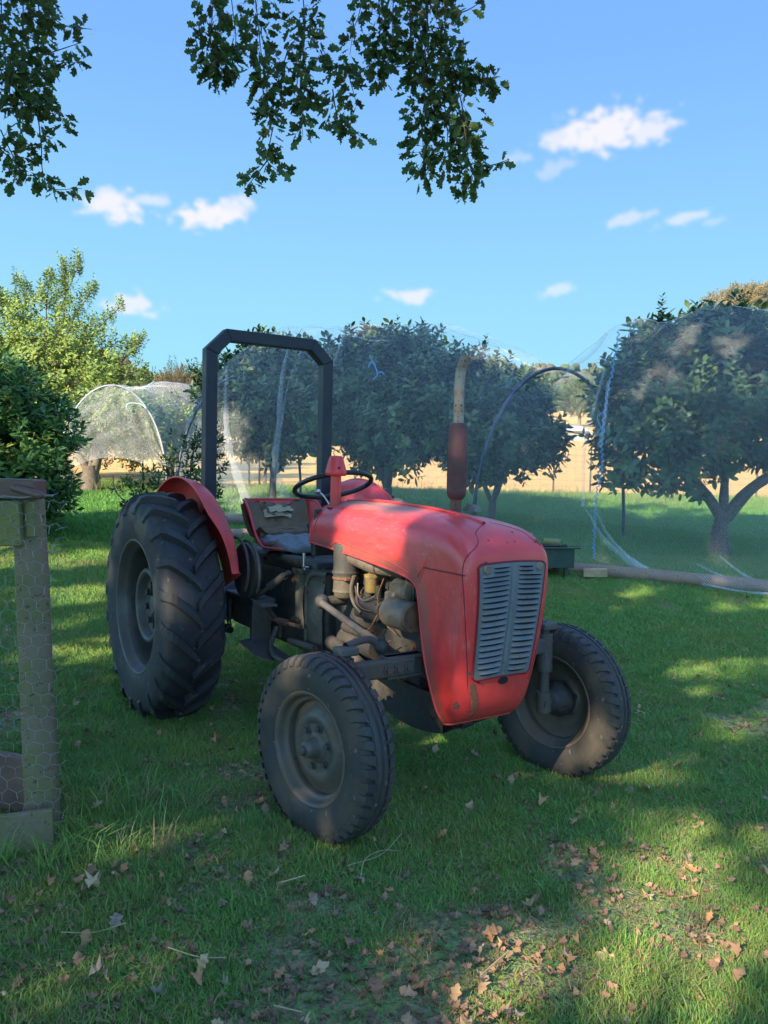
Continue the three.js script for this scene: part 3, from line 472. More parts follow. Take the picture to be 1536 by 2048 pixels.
// --- roll bar: welded black box section with clipped corners
{
  const rb = part('roll_bar', tractor), w = .075, x0 = -.205, x1 = -.13;
  const path = [[.405, .72], [.405, 2.145], [.275, 2.275], [-.345, 2.275], [-.48, 2.145], [-.48, .72]], inner = [[.33, .72], [.33, 2.114], [.244, 2.20], [-.314, 2.20], [-.405, 2.114], [-.405, .72]];
  const seg = (i) => { const q = [path[i], path[i + 1], inner[i + 1], inner[i]], sh = new THREE.Shape(q.map(([z, y]) => new THREE.Vector2(z, y))); const g = new THREE.ExtrudeGeometry(sh, { depth: w - .010, bevelEnabled: true, bevelThickness: .005, bevelSize: .005, bevelOffset: -.005, bevelSegments: 2 }); g.rotateY(-Math.PI / 2); g.scale(1, 1, 1); const p = g.attributes.position; g.translate(x1 - .005, 0, 0); return g; };
  ['post', 'corner_piece', 'cross_bar', 'corner_piece', 'post'].forEach((n, i) => obj(n, seg(i), M.black, rb));
  for (const z of [.3675, -.4425]) obj('base_plate', [box(-.25, -.09, .70, .725, z - .08, z + .08, .004), box(-.215, -.12, .60, .70, z - .05, z + .05, .006)], M.black, rb);
}

// --- seat pan
{
  const seat = part('seat', tractor);
  const pan = (lift) => grid(72, 16, (u, v) => {
    const a = u * Math.PI * 2, r = v, ca = Math.cos(a), sa = Math.sin(a), e = .62; // superellipse plan; a = 0 is the front
    const sx = Math.sign(ca) * Math.pow(Math.abs(ca), e), sz = Math.sign(sa) * Math.pow(Math.abs(sa), e);
    const px = .27 + .245 * sx * r, back = sst(.30, -.55, sx), pz = .238 * sz * r * (1 + .04 * back * r);
    const rise = Math.pow(r, 5) * (.022 + .255 * Math.pow(back, 1.25)) + .01 * r * r;
    return [px - .10 * Math.pow(r, 5) * back * Math.max(0, -sx), .942 + rise + lift, pz];
  });
  obj('seat_pan', pan(0), M.red, seat);
  const rimPts = []; const g = pan(0).attributes.position; for (let i = 0; i < 72; i += 2) { const k = 16 * 73 + i; rimPts.push(V(g.getX(k), g.getY(k), g.getZ(k))); }
  obj('rolled_edge', new THREE.TubeGeometry(new THREE.CatmullRomCurve3(rimPts, true), 160, .008, 8, true), M.red, seat);
  obj('seat_bracket', [box(.16, .42, .90, .938, -.05, .05, .008), rod([.30, .82, 0], [.30, .92, 0], .04)], M.iron, seat);
}

// --- steering wheel, column, dash
{
  const st = part('steering_wheel', tractor, [.735, 1.345, 0]); st.rotation.z = .36;
  const ring = new THREE.TorusGeometry(.212, .0135, 14, 72); ring.rotateX(Math.PI / 2);
  obj('wheel_ring', ring, M.wheelBlack, st);
  for (let k = 0; k < 3; k++) { const a = k * Math.PI * 2 / 3 + .55; const c = Math.cos(a), s = Math.sin(a); obj('spoke', tube([[c * .025, -.055, s * .025], [c * .09, -.042, s * .09], [c * .21, -.002, s * .21]], .0105, 14, 8), M.wheelBlack, st); }
  obj('hub', lathe([[0, -.035], [.022, -.036], [.03, -.045], [.032, -.07], [.024, -.09]], 24), M.wheelBlack, st);
  const col = part('steering_column', tractor);
  obj('column_tube', rod([.735 + .10 * .36, 1.26, 0], [.87, .92, 0], .024), M.ironDark, col);
  obj('throttle_lever', [tube([[.80, 1.20, .03], [.77, 1.285, .075], [.755, 1.31, .10]], .006, 12), put(new THREE.SphereGeometry(.013, 12, 8), [.755, 1.312, .102])], M.chrome, col);
  obj('dash_panel', [box(.862, .885, .98, 1.225, -.19, .19, .02)], M.ironDark, tractor);
  obj('fuel_tank', [box(.92, 1.55, 1.06, 1.235, -.155, .155, .05)], M.ironDark, tractor);
}

// --- air intake stack through the bonnet, and the exhaust
{
  const a = part('air_intake_stack', tractor, [.968, 0, .118]);
  obj('stem', lathe([[.0275, 1.20], [.0275, 1.405]], 28), M.red, a);
  obj('cap', lathe([[.027, 1.400], [.050, 1.402], [.0545, 1.408], [.0555, 1.420], [.0535, 1.430], [.037, 1.492], [.034, 1.499], [.028, 1.503], [0, 1.505]], 40), M.red, a);
  obj('collar', lathe([[.031, 1.215], [.031, 1.228], [.0275, 1.235]], 28), M.rust, a);
  obj('stem_opening_shade', put(lathe([[0, 0], [.040, 0], [.042, .003], [.042, .006]], 28), [0, 1.232, 0], [0, 0, .0]), M.shadowHole, a);
  obj('cap_hole_shade', put(new THREE.CylinderGeometry(.006, .006, .006, 12), [.049, 1.442, .012], [0, -.2, -1.25]), M.shadowHole, a);
  const e = part('exhaust', tractor, [1.665, 0, -.12]);
  obj('lower_pipe', lathe([[.026, 1.20], [.026, 1.318]], 24), M.rust, e);
  obj('muffler', lathe([[.024, 1.312], [.030, 1.314], [.042, 1.330], [.0455, 1.352], [.046, 1.38], [.0455, 1.60], [.044, 1.628], [.036, 1.652], [.026, 1.662], [.022, 1.664]], 36), M.muffler, e);
  const up = tube([[0, 1.655, 0], [0, 1.75, 0], [-.003, 1.83, 0], [-.001, 1.872, -.002], [.006, 1.915, -.004], [.020, 1.950, -.010], [.027, 1.963, -.013]], .0235, 40, 18); obj('tail_pipe', up, M.pipe, e);
}

// --- engine, gearbox, axles
{
  const en = part('engine', tractor);
  obj('engine_block', [box(.98, 1.74, .46, .86, -.13, .12, .02), box(1.02, 1.72, .86, .97, -.12, .10, .02)], M.ironDark, en);
  obj('cylinder_head', [box(1.04, 1.70, .97, 1.05, -.10, .09, .015)], M.ironDark, en);
  obj('sump', [box(1.0, 1.62, .36, .46, -.11, .11, .03)], M.ironDark, en);
  obj('core_plug', [[1.2, .80], [1.38, .80], [1.56, .80]].map(([x, y]) => lathe([[0, .012], [.018, .012], [.022, .004], [.022, 0]], 16, 'z').translate(x, y, .12)), M.iron, en);
  for (const [x, y, z] of [[1.05, .93, .101], [1.16, .93, .101], [1.29, .93, .101], [1.42, .935, .101], [1.55, .93, .101], [1.68, .93, .101], [1.04, .52, .121], [1.22, .50, .121], [1.44, .50, .121], [1.64, .50, .121], [1.70, .66, .121], [1.70, .80, .121]]) obj('bolt', bolt([x, y, z], [0, 0, 1], .011, .012), M.rust, en);
  obj('hose', [tube([[1.72, .98, .09], [1.80, .95, .12], [1.84, .86, .13], [1.83, .74, .10]], .021, 24, 10), tube([[1.22, .62, .14], [1.34, .55, .18], [1.48, .53, .17], [1.62, .56, .12]], .012, 24, 8)], M.wheelBlack, en);
  obj('fan_belt', [tube([[1.762, .985, .10], [1.762, .93, .172], [1.762, .76, .14], [1.762, .58, .115], [1.762, .515, .03]], .008, 30, 6), tube([[1.762, .985, .10], [1.762, .92, .03], [1.762, .70, -.03], [1.762, .56, -.04], [1.762, .515, .03]], .008, 30, 6)], M.wheelBlack, en);
  // air cleaner bowl with its clip band
  const ac = part('air_cleaner', tractor, [1.185, 0, .175]);
  obj('canister', lathe([[0, 1.075], [.058, 1.075], [.063, 1.068], [.063, .945], [.069, .938], [.069, .928], [.063, .922], [.063, .905]], 36), M.iron, ac);
  obj('oil_bowl', lathe([[.060, .906], [.0615, .86], [.0615, .845], [.064, .842], [.064, .836], [.058, .832], [.055, .815], [.040, .802], [0, .80]], 36), M.ironPale, ac);
  obj('clip_band', [lathe([[.066, .912], [.067, .906], [.066, .900]], 36), box(.05, .085, .900, .915, .02, .05, .004)], M.rust, ac);
  obj('intake_elbow', [tube([[1.24, 1.01, .17], [1.31, 1.005, .175], [1.42, .99, .165], [1.52, .985, .13], [1.60, .985, .11]], .036, 40, 16), tube([[1.60, .985, .11], [1.66, .978, .10], [1.71, .972, .10]], .026, 14, 12)], M.ironPale, tractor);
  obj('hose_clip', [[1.45, .989, .158], [1.60, .985, .11]].map((p) => put(new THREE.TorusGeometry(.037, .004, 8, 24), p, [0, Math.PI / 2 + .3, 0])), M.rust, tractor);
  // oil filter: pale drum with a flat rusty end
  const of = part('oil_filter', tractor, [0, .818, .215]);
  obj('filter_drum', lathe([[0, 1.628], [.050, 1.63], [.063, 1.645], [.066, 1.66], [.066, 1.80], [.069, 1.802], [.069, 1.815], [.066, 1.818]], 40, 'x'), M.ironPale, of);
  obj('filter_end', lathe([[.066, 1.816], [.064, 1.832], [.058, 1.834], [.054, 1.830], [.030, 1.830], [.022, 1.834], [0, 1.834]], 40, 'x'), M.rust, of);
  obj('filter_head', [box(1.56, 1.64, .80, .90, .10, .20, .015), rod([1.64, .90, .14], [1.70, .955, .14], .028)], M.alu, tractor);
  // dynamo and water pump ahead of it
  obj('dynamo', [lathe([[0, 1.57], [.045, 1.575], [.052, 1.59], [.052, 1.69], [.056, 1.70], [.056, 1.715], [.02, 1.72]], 28, 'x').translate(0, .905, .135)], M.alu, tractor);
  obj('fan_pulley', [lathe([[.02, 1.742], [.068, 1.745], [.074, 1.752], [.062, 1.760], [.074, 1.768], [.068, 1.776], [.02, 1.78]], 32, 'x').translate(0, .915, .10), lathe([[.03, 1.75], [.085, 1.755], [.09, 1.77], [.08, 1.78], [.02, 1.785]], 32, 'x').translate(0, .60, .03)], M.alu, tractor);
  obj('injector_pump', [box(1.28, 1.50, .73, .84, .11, .19, .02), rod([1.30, .80, .17], [1.52, .80, .17], .035), rod([1.36, .84, .15], [1.36, .92, .15], .022), rod([1.44, .84, .15], [1.44, .90, .15], .018)], M.ironDark, tractor);
  obj('starter_motor', [rod([1.16, .60, .155], [1.46, .60, .155], .052, .052, 24), rod([1.20, .665, .18], [1.38, .665, .18], .026, .026, 18)], M.ironDark, tractor);
  obj('fuel_filter', [lathe([[0, .86], [.026, .862], [.03, .87], [.03, .93], [.035, .935], [.035, .95], [0, .955]], 20).translate(1.415, 0, .17)], worn({ base: [.30, .20, .045], base2: [.2, .14, .05], dirt: [.1, .08, .05], amount: .4, repeat: 8 }), tractor);
  const pipes = [[[1.29, .93, .19], [1.28, .86, .20], [1.31, .80, .20], [1.36, .76, .19]], [[1.40, .95, .18], [1.47, 1.0, .16], [1.55, .96, .15]], [[1.48, .86, .19], [1.42, .83, .21], [1.36, .85, .21], [1.34, .90, .20]], [[1.52, .78, .20], [1.46, .70, .21], [1.38, .67, .2]], [[1.54, 1.02, .1], [1.58, .96, .13], [1.60, .9, .14]], [[1.66, .90, .13], [1.72, .86, .16], [1.76, .80, .15]]];
  pipes.forEach((p, i) => obj('fuel_pipe', tube(p, i === 0 ? .011 : .0045, 22, 8), i === 0 ? M.ironPale : i % 2 ? M.rust : M.alu, tractor));
  obj('wiring', [tube([[1.3, .88, .19], [1.38, .80, .215], [1.47, .79, .20], [1.5, .83, .2]], .003, 24, 6), tube([[1.45, .95, .12], [1.5, .84, .19], [1.56, .74, .18], [1.6, .70, .15]], .003, 24, 6), tube([[1.42, .66, .2], [1.52, .64, .215], [1.62, .68, .19]], .003, 20, 6)], M.rust, tractor);
  // gearbox and bell housing: pale pressed covers over a dark casting
  const gb = part('gearbox', tractor);
  obj('gearbox_casting', [box(.08, .78, .42, .86, -.14, .14, .04), box(.74, 1.0, .40, .90, -.19, .18, .03), box(.10, .86, .84, .92, -.12, .13, .03)], M.ironDark, gb);
  obj('clutch_cover', [grid(14, 20, (u, v) => { const y = lerp(.56, .865, v), w = .055 + .055 * Math.pow(Math.abs(v - .45) * 2, 1.6) ; const x = .655 + (u - .5) * 2 * w * .62; return [x, y, .150 + .026 * Math.sin(u * Math.PI)]; }), box(.60, .72, .855, .885, .12, .175, .01)], M.ironPale, gb);
  obj('bell_housing', [grid(18, 22, (u, v) => { const y = lerp(.50, .86, v), x = lerp(.80, .995, u); return [x, y, .165 + .055 * Math.pow(Math.sin(clamp(u * 1.15) * Math.PI * .85), .7) * Math.pow(Math.sin(clamp(v * .9 + .1) * Math.PI), .3)]; }), rod([.795, .50, .175], [.795, .83, .178], .016), tube([[.795, .82, .178], [.83, .865, .18], [.90, .885, .175], [.99, .89, .165]], .016, 20, 8)], M.ironPale, gb);
  for (const [x, y, z] of [[.835, .79, .198], [.83, .60, .195], [.98, .86, .18], [.635, .82, .176], [.63, .60, .176], [.68, .60, .176]]) obj('bolt', bolt([x, y, z], [0, 0, 1], .012, .012), M.rust, gb);
  obj('rocker_box', [box(.30, .84, .885, .935, -.13, .16, .03), box(.46, .66, .90, .945, .10, .185, .02)], M.iron, gb);
  obj('gear_lever', [tube([[.62, .92, .05], [.60, 1.06, .06], [.58, 1.12, .07]], .009, 14)], M.ironDark, gb);
  obj('chrome_lever', [box(.772, .792, .895, .985, .190, .205, .008)], M.chrome, gb);
  obj('plug', [rod([.80, .90, .18], [.80, .90, .205], .016), rod([.80, .90, .20], [.80, .90, .21], .007)], M.chrome, gb);
  // rear axle
  const ax = part('rear_axle', tractor);
  obj('axle_casting', [put(new THREE.SphereGeometry(.235, 36, 22), [0, .66, 0], [0, 0, 0], [1, .95, .8]), rod([0, .622, .1], [0, .622, .50], .135, .075, 28), rod([0, .622, -.1], [0, .622, -.50], .135, .075, 28), box(-.18, .20, .78, .93, -.13, .13, .03)], M.ironDark, ax);
  for (const sd of [-1, 1]) {
    obj('brake_drum', lathe([[.05, .395], [.17, .40], [.185, .41], [.19, .43], [.185, .452], [.10, .455]].map(([r, y]) => [r, y * sd]), 44, 'z').translate(.0, .622, 0), M.ironDark, ax);
    obj('axle_flange', lathe([[.06, .40], [.10, .405], [.105, .46], [.08, .52], [.07, .60], [.09, .70]].map(([r, y]) => [r, y * sd]), 28, 'z').translate(0, .622, 0), M.iron, ax);
  }
  // brake back plate with its band, lever rod and step on the near side
  obj('brake_band', [tube(Array.from({ length: 15 }, (_, i) => { const a = R(-35 + i * 10.5); return [.50 + Math.cos(a) * .17, .86 + Math.sin(a) * .17, .40]; }), .009, 60, 8), tube(Array.from({ length: 15 }, (_, i) => { const a = R(-40 + i * 10.5); return [.40 + Math.cos(a) * .17, .87 + Math.sin(a) * .17, .42]; }), .009, 60, 8)], M.iron, tractor);
  obj('brake_plate', [rod([.44, .855, .355], [.44, .855, .39], .155, .155, 40)], M.ironDark, tractor);
  obj('brake_rod', [rod([.42, .68, .34], [.74, .88, .26], .013), rod([.58, .78, .30], [.70, .855, .27], .022)], M.iron, tractor);
  obj('linkage_rod', [rod([.36, .585, .27], [.84, .60, .235], .011), rod([.60, .592, .25], [.69, .596, .245], .019), rod([.60, .50, .24], [.61, .58, .24], .010)], M.rust, tractor);
  obj('axle_bracket', [box(.10, .50, .665, .70, .22, .36, .01), box(.16, .44, .52, .665, .24, .34, .02), box(.46, .495, .46, .70, .24, .36, .01), rod([.14, .55, .345], [.14, .66, .345], .012)], M.iron, tractor);
  obj('foot_rest', [grid(14, 8, (u, v) => [lerp(.46, .98, u), .485 - .045 * Math.sin(u * Math.PI) - .012 * v - .075 * sst(.5, 1, u) * (1 - v), lerp(.27, .43, v) - .05 * u * v]), tube([[.62, .56, .27], [.68, .49, .33], [.80, .455, .37], [.96, .44, .36]], .014, 24), rod([.74, .51, .25], [1.02, .525, .25], .018)], M.iron, tractor);
  obj('pedal', [tube([[.56, .60, .25], [.60, .68, .33], [.66, .70, .37]], .012, 16), box(.64, .73, .695, .71, .32, .41, .005)], M.iron, tractor);
  obj('belly_plate', [grid(10, 6, (u, v) => [lerp(1.30, 1.96, u), .40 - .085 * Math.sin(u * Math.PI * .8) + .03 * v, lerp(.15, -.15, v)]), grid(10, 4, (u, v) => [lerp(1.30, 1.96, u), lerp(.40 - .085 * Math.sin(u * Math.PI * .8), .50, v), .152])], M.ironDark, tractor);
  // front axle: channel beam with bolt holes, arms out to the king pins, drag links and radius arms
  const fa = part('front_axle', tractor);
  obj('axle_beam', [box(1.795, 1.835, .575, .668, -.36, .36, .006), box(1.78, 1.85, .655, .668, -.36, .36, .004), box(1.78, 1.85, .575, .588, -.36, .36, .004)], M.axle, fa);
  for (const sd of [-1, 1]) {
    const z = (a) => a * sd;
    obj('axle_arm', [box(1.80, 1.855, .585, .66, Math.min(z(.22), z(.56)), Math.max(z(.22), z(.56)), .012), rod([1.828, .50, z(.56)], [1.828, .685, z(.555)], .038)], M.axle, fa);
    obj('king_pin', [rod([1.828, .33, z(.565)], [1.828, .72, z(.552)], .024), rod([1.828, .30, z(.567)], [1.828, .40, z(.56)], .036), box(1.80, 1.87, .70, .735, Math.min(z(.51), z(.60)), Math.max(z(.51), z(.60)), .01), rod([1.828, .348, z(.54)], [1.828, .348, z(.65)], .034)], M.axle, fa);
    obj('steering_arm', [tube([[1.83, .735, z(.555)], [1.80, .742, z(.47)], [1.775, .735, z(.40)], [1.77, .70, z(.345)]], .016, 20, 8)], M.axle, fa);
    for (const zz of [.26, .31, .36]) obj('bolt', bolt([1.857, .622, z(zz)], [1, 0, 0], .017, .012), M.axle, fa);
    obj('drag_link', [rod([1.165, .788, z(.30)], [1.77, .703, z(.345)], .0165), rod([1.62, .724, z(.333)], [1.75, .706, z(.343)], .021)], M.axle, fa);
    obj('ball_joint', [put(new THREE.SphereGeometry(.032, 18, 14), [1.775, .700, z(.345)]), rod([1.775, .66, z(.345)], [1.775, .745, z(.345)], .015), put(new THREE.SphereGeometry(.036, 18, 14), [1.155, .79, z(.29)]), rod([1.155, .79, z(.16)], [1.155, .79, z(.29)], .030, .022)], M.ironDark, fa);
    obj('radius_arm', [rod([1.08, .565, z(.19)], [1.42, .582, z(.285)], .034, .030, 18), rod([1.42, .582, z(.285)], [1.80, .60, z(.41)], .028, .024, 18), put(new THREE.TorusGeometry(.032, .004, 8, 24), [1.24, .573, z(.235)], [0, Math.PI / 2 - .27 * sd, 0]), put(new THREE.TorusGeometry(.031, .004, 8, 24), [1.34, .578, z(.262)], [0, Math.PI / 2 - .27 * sd, 0])], M.axle, fa);
  }
  obj('axle_pivot', [box(1.74, 1.92, .50, .66, -.09, .09, .02), rod([1.93, .40, .02], [1.96, .36, .02], .03)], M.ironDark, fa);
  obj('radiator', [box(1.80, 1.90, .56, 1.16, -.18, .18, .01)], M.ironDark, tractor);
  // three point linkage behind: lower arms and a check chain
  obj('lift_arm', [rod([-.05, .42, .26], [-.75, .38, .36], .022), rod([-.05, .42, -.26], [-.75, .38, -.36], .022), box(-.80, -.72, .34, .42, -.42, .42, .01)], M.ironDark, tractor);
  obj('check_chain', Array.from({ length: 9 }, (_, i) => put(new THREE.TorusGeometry(.019, .0055, 6, 14), [.12 - i * .034, .505 - i * .022, .34], [i % 2 ? Math.PI / 2 : 0, 0, -.55], [1.35, .85, 1])), M.iron, tractor);
}
// ------------------------------------------------------------------ leaves and crowns
function leafGeo(L, W, fold = .25, droop = .25) { // a pointed leaf along +y, folded along its midrib, drooping towards +z
  const n = 4, pos = [], idx = [];
  for (let i = 0; i <= n; i++) { const f = i / n, w = W * .5 * Math.pow(Math.sin(Math.min(1, f * .93 + .04) * Math.PI), .8), z = droop * L * f * f, y = L * f * (1 - .12 * droop * f); pos.push(-w, y, z + fold * w, 0, y, z, w, y, z + fold * w); }
  for (let i = 0; i < n; i++) for (const j of [0, 1]) { const a = i * 3 + j, b = a + 1, c = a + 3, d = c + 1; idx.push(a, b, d, a, d, c); }
  const g = new THREE.BufferGeometry(); g.setAttribute('position', new THREE.Float32BufferAttribute(pos, 3)); g.setIndex(idx); g.computeVertexNormals(); return g;
}
function oakLeaf(L, seed, lobes = 4) { // round lobed outline, cupped a little
  const r = rng(seed), n = 26, pos = [], idx = [], ph = r() * .8, sw = (r() - .5) * .10, al = [.95 + .25 * r(), .95 + .25 * r()];
  for (let i = 0; i <= n; i++) {
    const f = i / n, env = f < .06 ? .04 : Math.pow(Math.sin(Math.pow((f - .05) / .95, 1.15) * Math.PI), .75), mid = sw * L * Math.sin(f * 3.1);
    const half = (k) => L * .30 * Math.max(.02, env) * (f < .06 ? 1 : al[k] * (.80 + .22 * Math.cos(f * lobes * 6.283 + ph + k * .5))) + L * .006;
    const y = L * f, bow = .16 * y * y / L + .012 * L * Math.sin(f * 9 + ph);
    const a = half(0), b = half(1); pos.push(mid - a, y + a * .12, bow + 1.6 * a * a / L, mid, y, bow, mid + b, y + b * .12, bow + 1.6 * b * b / L);
  }
  for (let i = 0; i < n; i++) for (const j of [0, 1]) { const a = i * 3 + j, b = a + 1, c = a + 3, d = c + 1; idx.push(a, b, d, a, d, c); }
  const g = new THREE.BufferGeometry(); g.setAttribute('position', new THREE.Float32BufferAttribute(pos, 3)); g.setIndex(idx); g.computeVertexNormals(); return g;
}
function twig({ n, L, W, len, up = .5, fold = .25, droop = .3, seed = 1, leaf, stem = .003, spread = 1 }) { // leaves set spirally on a short shoot along +y
  const r = rng(seed), gs = [];
  for (let i = 0; i < n; i++) { const f = (i + .5) / n, a = i * 2.4 + r() * .7, k = lerp(.75, 1.12, r()) * (i > n - 3 ? .8 : 1), g = (leaf ? leaf(i) : leafGeo(L, W, fold, droop)).clone(); const tilt = lerp(1.35, .35, Math.pow(f, 1.6)) * lerp(.8, 1.15, r()) * spread; g.scale(k, k, k); g.rotateY(r() * .8 - .4); g.rotateX(tilt * (1 - up) + tilt * up * .8); g.rotateY(a); g.translate(0, len * f, 0); gs.push(flat(g)); }
  if (stem) gs.push(flat(rod([0, -len * .25, 0], [0, len, 0], stem, stem * .5, 4, true)));
  const m = mergeGeometries(gs, false); m.deleteAttribute('uv'); return m;
}
const QA = new THREE.Quaternion(), QB = new THREE.Quaternion(), MM = new THREE.Matrix4(), CC = new THREE.Color();
// copies of a twig at [[position, direction, scale], ...] as one crown
function crownOf(name, twigs, list, material, color, parent, r) {
  const k = twigs.length, byKind = twigs.map(() => []); list.forEach((q, i) => byKind[i % k].push(q)); const out = [];
  twigs.forEach((g, j) => { const m = shade(new THREE.InstancedMesh(g, material, byKind[j].length)); byKind[j].forEach(([p, d, s], i) => { QA.setFromUnitVectors(UPV, d); QB.setFromAxisAngle(UPV, r() * 6.283); MM.compose(p, QA.multiply(QB), V(s, s, s)); m.setMatrixAt(i, MM); m.setColorAt(i, color(CC, p, r)); }); m.name = name; m.userData.kind = 'stuff'; parent.add(m); out.push(m); });
  return out;
}
function limbs(spec, r) { // tapered branches: [[points], r0, r1]
  return spec.map(([pts, r0, r1]) => { const c = new THREE.CatmullRomCurve3(pts.map((p) => V(...p))), n = Math.max(8, pts.length * 5), g = new THREE.TubeGeometry(c, n, 1, 8, false), p = g.attributes.position, fr = c.getSpacedPoints(n); for (let i = 0; i <= n; i++) { const rad = lerp(r0, r1, i / n) * (1 + .12 * n3(i * .7, pts[0][0] * 3, r0 * 9)); for (let j = 0; j <= 8; j++) { const k = i * 9 + j, o = fr[i]; p.setXYZ(k, o.x + (p.getX(k) - o.x) * rad, o.y + (p.getY(k) - o.y) * rad, o.z + (p.getZ(k) - o.z) * rad); } } return g; });
}
const bark = worn({ base: [.085, .070, .058], base2: [.06, .05, .042], dirt: [.13, .11, .09], speck: [.035, .03, .026], amount: .5, specks: .2, repeat: 4, rough: [.85, .98], bump: .006 });
const barkPale = worn({ base: [.22, .17, .125], base2: [.16, .125, .095], dirt: [.28, .21, .15], speck: [.07, .055, .045], amount: .5, specks: .2, repeat: 4, rough: [.85, .98], bump: .006 });
// a crown made of overlapping lumps [x, y, z, rx, ry, rz]; twigs sit mostly towards the outside
function fill(lumpsList, n, r, { shell = .55, upward = .6, gap = 0, gapScale = 1.2, size = [.8, 1.25], keep } = {}) {
  const vol = lumpsList.map((q) => q[3] * q[4] * q[5]), tot = vol.reduce((a, b) => a + b, 0), out = [];
  for (let i = 0; i < n * 3 && out.length < n; i++) {
    let k = r() * tot, j = 0; while (j < vol.length - 1 && (k -= vol[j]) > 0) j++;
    const [cx, cy, cz, rx, ry, rz] = lumpsList[j], a = r() * 6.283, u = r() * 2 - 1, q = Math.sqrt(1 - u * u), d = V(q * Math.cos(a), u, q * Math.sin(a)), rad = Math.pow(lerp(Math.pow(shell, 3), 1, r()), 1 / 3) * (1 + .16 * n3(d.x * 1.7 + cx, d.y * 1.7 + cy, d.z * 1.7));
    const p = V(cx + d.x * rx * rad, cy + d.y * ry * rad, cz + d.z * rz * rad);
    if (gap && fbm3(p.x * gapScale, p.y * gapScale, p.z * gapScale, 2) < gap - .5) continue;
    if (keep && !keep(p)) continue;
    const dir = d.clone().multiplyScalar(1 - upward).add(V((r() - .5) * .7, upward * 1.1 + (r() - .5) * .3, (r() - .5) * .7)).normalize(); out.push([p, dir, lerp(size[0], size[1], r())]);
  }
  return out;
}
const broadMat = leafMat({ roughness: .45, transmission: .28 }), glossyMat = leafMat({ roughness: .32, transmission: .22 });
const ranged = (a, b) => (C, p, r) => { const k = r(), j = .85 + .3 * r(); return C.setRGB(lerp(a[0], b[0], k) * j, lerp(a[1], b[1], k) * j, lerp(a[2], b[2], k) * j); };

// --- the four netted fruit trees in a row
const fruitTwigs = [1, 2, 3].map((k) => twig({ n: 10, L: .125, W: .066, len: .24, droop: .42, fold: .3, seed: k, spread: 1.05 }));
const upright = twig({ n: 9, L: .125, W: .062, len: .34, droop: .5, fold: .3, seed: 8, spread: 1.0 });
function fruitTree(s, t, label, H, lumpsRel, trunkSpec, n, seed, gap = .42) {
  const r = rng(seed), o = thing('fruit_tree', label, 'fruit tree', G3(s, t), 0, 'fruit trees standing under the netting');
  obj('trunk', limbs(trunkSpec.slice(0, 1), r), bark, o); obj('limb', limbs(trunkSpec.slice(1), r), bark, o);
  const side = (q) => [ST.x * q[0] + SF.x * q[2], q[1], ST.y * q[0] + SF.y * q[2], q[3], q[4], q[5]];
  const L = lumpsRel.map(side), body = fill(L, n, r, { shell: .25, upward: .5, gap, gapScale: 1.9 });
  crownOf('crown', fruitTwigs, body, broadMat, (C, p, r) => { const k = r(), j = r(); return j < .08 ? C.setRGB(.20, .25, .09) : j < .2 ? C.setRGB(.14, .21, .12) : C.setRGB(lerp(.045, .105, k), lerp(.09, .175, k), lerp(.036, .065, k)); }, o, r);
  const top = L.filter((q) => q[1] + q[4] > H * .70), bases = fill(top, Math.round(n * .030), r, { shell: .88, upward: 1.0, keep: (p) => p.y > H * .66 }), shoots = [];
  for (const [p] of bases) { const lean = V((r() - .5) * .5, 1, (r() - .5) * .5).normalize(), m = 2 + Math.floor(r() * 2.6); for (let i = 0; i < m; i++) { const q = p.clone().addScaledVector(lean, -.12 + i * .13); if (q.y > H * 1.0) break; shoots.push([q, lean, lerp(1.0, .55, i / 4) * lerp(.75, 1.0, r())]); } }
  crownOf('crown', [upright], shoots, broadMat, ranged([.06, .105, .045], [.11, .18, .075]), o, r);
  return o;
}
const arms = (h, list, r0 = .085) => [[[[0, -.05, 0], [.01, h * .5, .01], [0, h, 0]], r0 * 1.35, r0], ...list.map((e) => [[[0, h * .9, 0], [e[0] * .45, h + (e[1] - h) * .4, e[2] * .45], e], r0 * .75, .018])];
fruitTree(14.6, -2.05, 'dark leafy fruit tree under the net, framed by the roll bar', 3.1, [[0, 1.9, 0, .92, 1.0, .8], [-.55, 1.65, 0, .6, .75, .55], [.45, 2.2, 0, .62, .75, .6], [.0, 2.5, 0, .55, .5, .5], [.75, 1.85, -.1, .6, .85, .5], [-.3, 2.55, 0, .5, .45, .45], [0, 1.15, .1, .75, .4, .5], [-.95, 2.05, 0, .5, .6, .45]], arms(.55, [[.5, 1.8, .2], [-.6, 1.7, -.1], [.1, 2.3, -.3]], .06), 1600, 41);
fruitTree(13.1, .05, 'dense fruit tree under the net, behind the steering wheel and intake stack', 3.1, [[0, 1.9, 0, 1.1, 1.02, .85], [-.55, 2.15, 0, .6, .8, .6], [.5, 1.75, .2, .7, .8, .6], [.35, 2.35, 0, .75, .66, .6], [-1.05, 1.8, 0, .6, .85, .5], [1.05, 1.75, .1, .55, .85, .5], [0, 1.15, .1, .85, .42, .55], [-.2, 2.6, 0, .5, .4, .45]], arms(.55, [[.6, 1.9, .2], [-.7, 1.8, .1], [-.2, 2.2, -.4], [.25, 2.4, .2]], .075), 2300, 42);
fruitTree(11.9, 1.62, 'fruit tree under the net, just right of the exhaust pipe, with drooping lower branches', 2.75, [[-.05, 1.62, 0, .92, .80, .75], [-.65, 1.95, 0, .7, .70, .6], [.50, 1.32, 0, .48, .52, .5], [.2, 1.85, 0, .55, .5, .5], [-1.1, 1.65, .1, .55, .8, .5], [-.1, 1.08, .1, .75, .36, .5]], arms(.5, [[.6, 1.4, .1], [-.7, 1.7, .1], [.1, 2.0, -.3]], .05), 1500, 43);
